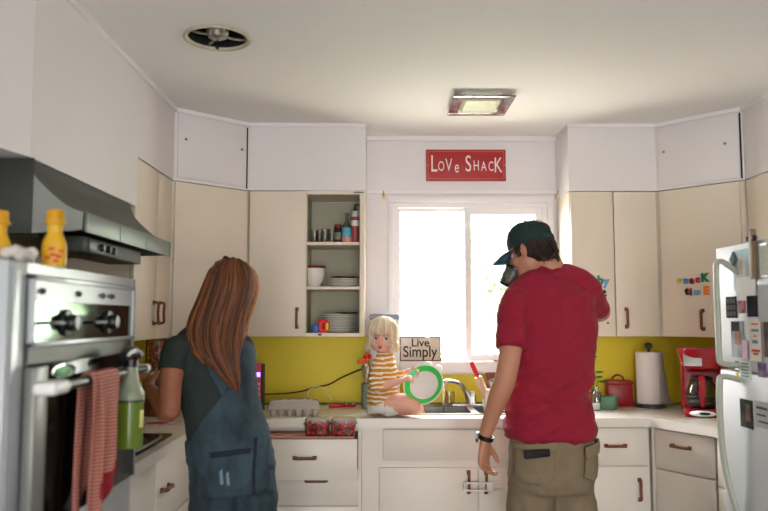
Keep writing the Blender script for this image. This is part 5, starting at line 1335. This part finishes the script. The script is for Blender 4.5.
# mug at the man's mouth
mth = HM @ V((0, .098, -.066))
ma = V((-.50, .10, -1.0)).normalized()      # from rim to base
t = thing('mug', 'dark grey speckled mug tipped at the man\'s mouth', 'mug', mth)
mq = T(P(515, 268, mth.y) + V((0, .0, 0))) @ ma.to_track_quat('Z', 'Y').to_matrix().to_4x4()
b = new(); lathe(b, [(0, .006), (.033, .006), (.036, .0), (.040, -.001), (.042, .004), (.041, .05), (.036, .085), (.033, .092), (.028, .095), (0, .095)][::1], mq, n=32)
link('body', b, mat('speckled_stoneware', (84, 82, 74), .45, var=.5, scale=60), t, world=True)
b = new(); lathe(b, [(.040, -.004), (.043, -.002), (.043, .012), (.041, .014)], mq, n=32); lathe(b, [(.036, .084), (.0375, .086), (.034, .094), (.030, .096)], mq, n=32); link('dark_rim', b, M_BLACK, t, world=True)
HANDLE_A = max((i * .3 for i in range(21)), key=lambda a: (mq.to_3x3() @ V((math.cos(a), math.sin(a), 0))).y)
b = new(); tube(b, [(.038, 0, .015), (.062, 0, .02), (.07, 0, .045), (.058, 0, .068), (.037, 0, .072)], .006, n=8, mx=mq @ R(HANDLE_A, 'Z')); link('handle', b, M_BLACK, t, world=True)

# ---------------------------------------------------------------- woman
WY = 2.9
wom = thing('person', 'woman with long auburn hair in a grey-green t-shirt and denim overalls', 'person', (P(233, 470, WY).x, WY, 0))
wr, wf = V((.87, .49, 0)).normalized(), V((-.49, .87, 0)).normalized()
whc = P(234, 286, 2.99); WHM = fmx(whc, V((.25, .9, -.35)), (-.1, 0, 1))
wt_ = [(234, 478, 0, 39, .13), (231, 458, 0, 39, .13), (227, 435, .01, 37.5, .12), (221, 410, .03, 37, .112), (217, 385, .05, 37.5, .115), (214, 365, .07, 40, .12), (211, 350, .09, 40, .105), (211, 340, .10, 34, .085), (214, 331, .11, 20, .065)]
sk = new(); torso(sk, -.030, WY, wt_, wr)
limb(sk, [(P(214, 338, 3.02), .055), (P(222, 318, 3.02), .047), (P(231, 300, 3.0), .052)])
head_bm(sk, WHM, .95)
wLS, wLE, wLH = P(178, 349, 2.86), P(169, 411, 2.80), P(149, 388, 2.99)
limb(sk, [(wLS, .050), (P(171, 378, 2.83), .044), (wLE, .040), (wLE.lerp(wLH, .35), .038), (wLE.lerp(wLH, .85), .027), (wLH, .024)])
hand_bm(sk, wLH, (wLH - wLE).normalized() + V((.1, .3, .1)), (.8, .3, -.5), (.3, .2, 1), .9, curls=(.5, .6, .4))
wRS, wRE, wRH = P(243, 352, 3.12), P(238, 402, 3.28), P(196, 405, 3.30)
limb(sk, [(wRS, .048), ((wRS + wRE) / 2, .043), (wRE, .040), (wRE.lerp(wRH, .5), .034), (wRH, .024)])
hand_bm(sk, wRH, (-1, .1, -.05), (0, 0, -1), (0, 1, .2), .9, curls=(.4, .5, .4))
wh = P(234, 480, WY)
wlegs = []
for s_ in (-1, 1):
    a = wh + wr * (s_ * .078); c = V((wh.x + s_ * .095, WY + .02 + s_ * .03, .085)); wlegs.append((a, c))
    limb(sk, [(a, .08), (a.lerp(c, .3), .068), (a.lerp(c, .5), .052), (a.lerp(c, .65), .052), (c, .034)])
remesh('body', sk, M_SKINW, wom, vox=.005, it=3)
M_WTEE = mat('grey_green_jersey', (40, 50, 47), .9, var=.08, scale=60, bump=.1, bscale=200)
b = new(); torso(b, .002, WY, wt_[2:], wr)
ell(b, wLS, (.056, .056, .056)); sweep(b, smooth_path([tuple(wLS) + (.056,), tuple(P(173.5, 360, 2.845)) + (.056,), tuple(P(171.5, 371, 2.83)) + (.054,)], 4), n=20)
limb(b, [(wRS, .056), (wRS.lerp(wRE, .5), .052)], k=4)
limb(b, [(P(183, 346, 2.92), .052), (P(214, 337, 3.02), .06), (P(243, 346, 3.10), .050)])
wte = remesh('t_shirt', b, M_WTEE, wom, vox=.007, it=5, disp=lambda co, nn: .006 * noise.noise(V((co.x * 10, co.y * 6, co.z * 12))) + .003 * noise.noise(co * 30))
M_DEN = mat('denim', (50, 66, 76), .9, var=.42, scale=12, bump=.3, bscale=300, stretch=(1, 1, .5))
M_DEND = mat('denim_dark_seam', (26, 38, 50), .9, var=.2)
M_DENL = mat('denim_faded', (112, 134, 150), .9, var=.25, scale=30, bump=.2, bscale=350)
b = new(); torso(b, .010, WY, [(233, 490, 0, 36.5, .12), (233, 475, 0, 38.5, .134), (231, 460, 0, 38.5, .134), (228, 443, .005, 37.5, .124), (225, 430, .012, 37, .118)], wr)
for a, c in wlegs:
    limb(b, [(a, .088), (a.lerp(c, .25), .088), (a.lerp(c, .5), .075), (a.lerp(c, .8), .068), (a.lerp(c, .95), .066)], k=4)
wj = remesh('overalls', b, M_DEN, wom, vox=.007, it=5, disp=lambda co, nn: (.009 if co.z > .93 else .006) * noise.noise(V((co.x * 8, co.y * 6, co.z * 26))) + .003 * noise.noise(co * 34))
# bib back, straps, waistband, pockets cut from the shirt and trouser surfaces
bk = [((P(236, 400, 3.0)) + wf * .03, -wf)]
b = new(); torso(b, .008, WY, wt_[1:], wr)
sh2 = remesh('bib_base', b, M_DEN, wom, vox=.007, it=5, disp=lambda co, nn: .003 * noise.noise(co * 20))
patch('bib_back', sh2, quad_planes([(184, 447), (282, 430), (262, 402), (250, 372), (238, 366), (222, 392), (206, 418)], 2.83) + bk, .003, .004, M_DEN, wj)
patch('strap', sh2, quad_planes([(224, 396), (240, 368), (206, 330), (192, 336)], 2.86) + bk, .004, .003, M_DEN, wj)
patch('strap', sh2, quad_planes([(236, 372), (262, 404), (256, 340), (238, 335)], 2.86) + bk, .004, .003, M_DEN, wj)
patch('waistband', sh2, quad_planes([(180, 446), (290, 422), (290, 433), (180, 458)], 2.83) , .006, .005, M_DEN, wj)
bpy.data.objects.remove(sh2)
bk2 = [((P(236, 470, WY)), -wf)]
patch('back_pocket', wj, quad_planes([(213, 453), (248, 450), (250, 483), (232, 492), (216, 483)], 2.77) + bk2, .003, .005, M_DEN, wj)
patch('pocket_band', wj, quad_planes([(212, 452), (249, 449), (249, 454), (212, 457)], 2.77) + bk2, .0065, .003, M_DEND, wj)
patch('back_pocket', wj, quad_planes([(265, 443), (277, 438), (278, 466), (270, 472), (265, 466)], 2.8) + bk2, .003, .005, M_DEN, wj)
b = new()
for k, (x, dy) in enumerate(((220, 0), (223, -3), (226, 2), (229, 1), (231, -1))):
    box(b, -.0022, .0022, -.001, .001, -.016 + .003 * k, .016, .0008, mx=T(P(x, 478 + dy, 2.742 + .001 * k)) @ R(.25 - .1 * k, 'Y'))
patch('worn_patch', wj, quad_planes([(221, 470), (224, 468), (225, 482), (222, 483)], 2.77) + bk2, .0085, .001, M_DENL, wj)
patch('worn_patch', wj, quad_planes([(227, 472), (229.5, 470), (231, 483), (228, 484)], 2.77) + bk2, .0085, .001, M_DENL, wj)
patch('center_seam', wj, quad_planes([(252.5, 436), (255.5, 436), (254, 500), (251, 500)], 2.78) + bk2, .0015, .003, M_DEND, wj)
b.free()
for a, c in wlegs:
    b = new(); sweep(b, smooth_path([tuple(c - wf * .05 + V((0, 0, -.045))) + (.034, .038), tuple(c + wf * .04 + V((0, 0, -.045))) + (.038, .036), tuple(c + wf * .13 + V((0, 0, -.062))) + (.036, .02)], 4), side=wr, n=16, power=3)
    link('shoe', b, mat('shoe_brown', (92, 66, 50), .7), wom, world=True)
# hair
M_AUB = mat('auburn_hair', (102, 58, 28), .6, var=.8, strands=True)
M_AUBB = mat('auburn_hair_base', (70, 36, 16), .7, var=.3, scale=30, bump=.5, bscale=120, stretch=(1, 1, .15))
rows_h = [(233, 259, 9, .045, 2.95), (231, 270, 21, .085, 2.95), (230, 285, 26, .10, 2.945), (226, 300, 28, .098, 2.94), (220, 315, 29, .088, 2.93), (216, 330, 30, .068, 2.905), (215, 345, 29, .055, 2.88), (219, 360, 22, .045, 2.865), (228, 374, 13, .036, 2.865), (234, 386, 7, .024, 2.865), (237, 395, 2.5, .01, 2.87)]
b = new(); sweep(b, smooth_path([tuple(P(x, y, Y)) + (hw(a, Y) * .93, d * .9) for x, y, a, d, Y in rows_h], 4), side=(1, 0, 0), n=24)
wh_ = remesh('hair', b, M_AUBB, wom, vox=.006, it=4, disp=folds(.012, 45, 45, 4, 3))
def hair_pt(u, v, lay):
    """u across -1..1, v root..tip 0..1 over the rows"""
    f_ = v * (len(rows_h) - 1); i = min(int(f_), len(rows_h) - 2); t_ = f_ - i
    x, y, a, d, Y = (p * (1 - t_) + q * t_ for p, q in zip(rows_h[i], rows_h[i + 1]))
    c = P(x, y, Y); return c + V((hw(a, Y) * u, -d * math.sqrt(max(0, 1 - u * u)) * lay, 0))
b = new(); ps = []
for k in range(420):
    u = rn.uniform(-1, 1); lay = rn.uniform(.90, 1.06); v1 = rn.uniform(.62, 1.0) if rn.random() < .8 else rn.uniform(.4, .7)
    if u < -.6: v1 = min(v1, rn.uniform(.5, .82))
    ph = rn.uniform(0, 6); am = rn.uniform(.02, .09); v0 = rn.uniform(0, .12)
    pts = []
    for j in range(9):
        v = v0 + (v1 - v0) * j / 8; uu = u * (1 - .15 * v) + am * math.sin(ph + v * 9) * v
        pts.append(hair_pt(max(-1.06, min(1.06, uu)), v, lay + .06 * v * math.sin(ph * 3 + v * 5)))
    ps.append((pts, rn.uniform(.6, 1.3)))
strands(b, ps, .0042); link('hair_strands', b, M_AUB, wh_, world=True, smooth=True)
b = new(); ps = []
for k in range(40):      # paler strands by the face on the right, window highlight put into their colour
    x0 = rn.uniform(249, 258); pts = [P(240 + rn.uniform(-4, 6), 262 + rn.uniform(-2, 3), 2.96), P(x0 - 2, 272, 2.97), P(x0 + 1, 287, 2.98), P(x0 - 2, 302, 2.98), P(x0 - 8, 318 + rn.uniform(-5, 5), 2.95), P(x0 - 11, 335 + rn.uniform(-8, 8), 2.92)]
    ps.append((pts, rn.uniform(.6, 1)))
strands(b, ps, .003); link('fringe', b, mat('auburn_hair_lit', (176, 112, 62), .42, var=.35, strands=True), wh_, world=True, smooth=True)
eyes(WHM, wom, .031, .073, -.004, .0115, mat('iris_green', (90, 110, 80), .2))
# what she holds
b = new(); box(b, -.10, .10, -.05, .05, 0, .022, .008)
solo('bread_slice', b, mat('bread_crust', (180, 122, 78), .8, var=.25, scale=25), 'tan slice of bread in the woman\'s left hand', 'bread', loc=P(152, 380, 3.10), rot=(.1, .1, .3))

# ---------------------------------------------------------------- toddler
TY = 4.03
tod = thing('person', 'blond toddler in a mustard striped shirt sitting on the counter', 'person', (P(384, 410, TY).x, TY, CT))
thc = P(382.5, 337, 4.04); THM = fmx(thc, V((-.16, -1, -.05)), (.04, 0, 1)); TS = .90
sk = new()
tt = [(384, 409, 0, 14.5, .075), (383, 400, 0, 15, .085), (382.5, 388, 0, 14.2, .082), (383.5, 374, .01, 12.5, .070), (385, 364, .01, 11, .066), (385, 358, .01, 8.5, .055), (384, 354, 0, 6.5, .04)]
def tor(bm, g, specs): sweep(bm, smooth_path([tuple(P(x, y, TY + dy)) + (hw(a, TY) + g, b_ + g) for x, y, dy, a, b_ in specs], 5), side=(1, 0, 0), n=24)
tor(sk, -.006, tt); limb(sk, [(P(384, 358, TY), .036), (P(383.5, 350, TY), .034)])
head_bm(sk, THM, TS, child=True)
a1 = [(P(379, 363, 3.945), .029), (P(375.5, 377, 3.915), .027), (P(377, 388, 3.905), .025), (P(390, 384, 3.915), .021), (P(401, 380.5, 3.92), .016)]
a2 = [(P(389, 364, 4.10), .026), (P(395, 377, 4.13), .025), (P(403, 375, 4.10), .020), (P(409, 371.5, 4.06), .015)]
limb(sk, a1); limb(sk, a2)
hand_bm(sk, P(402, 380, 3.92), (1, .25, .18), (0, .6, -.8), (.0, .7, .7), .52, curls=(.5, .6, .4), r=1.15)
hand_bm(sk, P(409.5, 371, 4.06), (.9, -.5, -.1), (0, -.8, -.5), (0, -.3, .9), .5, curls=(.4, .5, .4), r=1.15)
lg = [(P(387, 404, 3.985), .052), (P(400, 403, 3.965), .049), (P(413, 406.5, 3.955), .040), (P(416, 408, 3.965), .037)]
limb(sk, lg)
limb(sk, [(P(415, 408.5, 3.975), .035), (V((.13, 4.03, .957)), .032), (V((.05, 4.07, .95)), .026)])
sweep(sk, smooth_path([(.05, 4.07, .955, .022, .024), (.02, 4.08, .945, .026, .022), (-.03, 4.09, .938, .026, .016), (-.05, 4.10, .936, .016, .012)], 3), side=(0, 1, 0), n=14)
limb(sk, [(P(388, 404, 4.10), .050), (V((.12, 4.13, .985)), .046), (V((.20, 4.15, .97)), .038), (V((.235, 4.17, .88)), .03), (V((.24, 4.18, .83)), .024)])
sweep(sk, smooth_path([(.235, 4.18, .835, .022, .022), (.27, 4.18, .815, .024, .018), (.31, 4.18, .808, .018, .012)], 3), side=(0, 1, 0), n=14)
remesh('body', sk, M_SKINC, tod, vox=.0036, it=2)
M_STR = stripes('mustard_stripes', (200, 140, 28), (236, 230, 218), 40, 'Z', duty=.6, wobble=.03, soft=.06)
b = new(); tor(b, .004, [(383, 405, 0, 15, .087)] + tt[2:]); limb(b, [(p, r_ + .008) for p, r_ in a1[:3]] + [(P(384, 386.8, 3.92), .030)]); limb(b, [(p, r_ + .007) for p, r_ in a2[:3]])
limb(b, [(P(380, 361, 3.97), .028), (P(384, 358, 4.03), .042), (P(388, 361, 4.09), .028)])
ts_ = remesh('striped_shirt', b, M_STR, tod, vox=.0045, it=3, disp=lambda co, nn: .004 * noise.noise(co * 22) + .0015 * noise.noise(co * 60))
cut(ts_, P(383, 405.5, 4.03), (-.1, 0, -1))
b = new(); tor(b, .011, [(385, 411, 0, 13, .07), (384.5, 407, 0, 15, .08), (383, 401, 0, 15, .083)]); 
limb(b, [(P(388, 406, 3.99), .056), (P(391, 406, 3.98), .054)])
dp = remesh('diaper', b, mat('diaper_white', (226, 226, 220), .8, var=.03, bump=.2, bscale=120), tod, vox=.005, it=3, disp=folds(.003, 60, 60, 40))
cut(dp, V((0, 0, .9212)), (0, 0, -1))
eyes(THM @ S(TS, TS, TS), tod, .031, .0655, -.004, .0135, mat('iris_blue_grey', (60, 76, 92), .15), look=(-.35, 1, -.02))
b = new(); lm = THM @ S(TS, TS, TS)
lm2 = T(0, .0775, -.0545)
ell(b, (0, 0, .0052), (.0155, .0085, .0048)); ell(b, (0, -.001, -.005), (.0125, .0085, .0052)); bmesh.ops.transform(b, matrix=lm @ lm2, verts=b.verts); link('lips', b, mat('lip_pink', (206, 112, 108), .4), tod, world=True)
b = new(); ell(b, (0, .0065, 0), (.009, .003, .0022)); bmesh.ops.transform(b, matrix=lm @ lm2, verts=b.verts); link('mouth', b, mat('mouth_dark', (96, 34, 34), .5), tod, world=True)
b = new()
for k in (-1, 1): sweep(b, smooth_path([(k * .018, .081, .014, .0012), (k * .031, .080, .0185, .002), (k * .044, .071, .016, .001)], 3), n=6, mx=lm)
link('eyebrows', b, mat('brow_blond', (196, 152, 112), .8), tod, world=True)
# blond bob with bangs
M_BLO = mat('blond_hair', (234, 214, 182), .5, var=.3, strands=True)
b = new(); hb_ = new(); ell(hb_, (0, -.018, .040), (.088, .094, .080)); ell(hb_, (0, -.045, -.015), (.078, .050, .055)); merge(b, hb_, lm)
th_ = remesh('hair', b, mat('blond_hair_base', (216, 190, 150), .6, var=.2, scale=60, bump=.5, bscale=150, stretch=(1, 1, .2)), tod, vox=.005, it=2, disp=folds(.004, 50, 50, 14))
b = new(); ps = []
for k in range(700):
    a = rn.uniform(0, 2 * math.pi)          # azimuth, pi/2 = face
    front_ = math.cos(a - math.pi / 2)
    rx, ry, rz = .090 + rn.uniform(0, .006), .100 + rn.uniform(0, .006), .090 + rn.uniform(0, .004)
    
    if front_ > .84: low = rn.uniform(.018, .055)         # bangs
    elif front_ > .50: low = rn.uniform(-.085, -.03) if front_ < .74 else rn.uniform(-.05, .035)
    else: low = -.070 + rn.uniform(-.022, .022)
    pts = []
    for j in range(8):
        t_ = j / 7
        if t_ < .55:
            q = (t_ / .55) * (math.pi / 2); p = V((rx * math.cos(a) * math.sin(q), -.016 + ry * math.sin(a) * math.sin(q), .030 + rz * math.cos(q)))
            if p.z < low: p = None
        else:
            w_ = (t_ - .55) / .45; flick = .008 * w_ * w_ * rn.uniform(-.6, 1.6) - .006 * math.sin(math.pi * w_)
            p = V(((rx + flick) * math.cos(a), -.016 + (ry + flick) * math.sin(a), .030 + (low - .030) * w_))
            if front_ > .55 and low > -.02: p = V((p.x, p.y - .002 * w_, .030 + (low - .030) * w_))
        if p is not None: pts.append(p + V((rn.uniform(-.002, .002), rn.uniform(-.002, .002), 0)))
    if len(pts) > 2: ps.append(([lm @ p for p in pts], rn.uniform(.6, 1.2)))
strands(b, ps, .0024); link('hair_strands', b, M_BLO, th_, world=True, smooth=True)
# plate in the toddler's hands
pc = P(424, 385, 3.99)
pn = V((-.36, -.82, .40)).normalized()
PMX = T(pc) @ pn.to_track_quat('Z', 'Y').to_matrix().to_4x4()
t = thing('toddler_plate', 'white plate with a bright green rim held by the toddler', 'plate', pc)
b = new(); lathe(b, [(0, -.006), (.078, -.006), (.098, .004), (.112, .010), (.112, .013), (.096, .008), (.080, -.001), (0, -.001)], PMX, n=48)
pb = link('plate_body', b, mat('milk_white', (238, 238, 234), .3), t, world=True)
b = new(); lathe(b, [(.078, .0005), (.082, .0025), (.098, .0098), (.105, .014), (.103, .016), (.094, .011), (.079, .003)], PMX, n=48, closed=True); link('green_rim', b, mat('bright_green', (60, 214, 92), .3), t, world=True)
iv = PMX.inverted(); b = new()
for (x, y) in ((441, 370), (428, 364)):
    q = iv @ P(x, y, 4.03); q.z = 0; q = q.normalized() * .108
    lathe(b, [(0, 0), (.026, 0), (.028, .003), (.026, .006), (0, .006)], PMX @ T(q.x, q.y, -.008), n=24)
link('ear_tab', b, mat('milk_white', (238, 238, 234)), t, world=True)
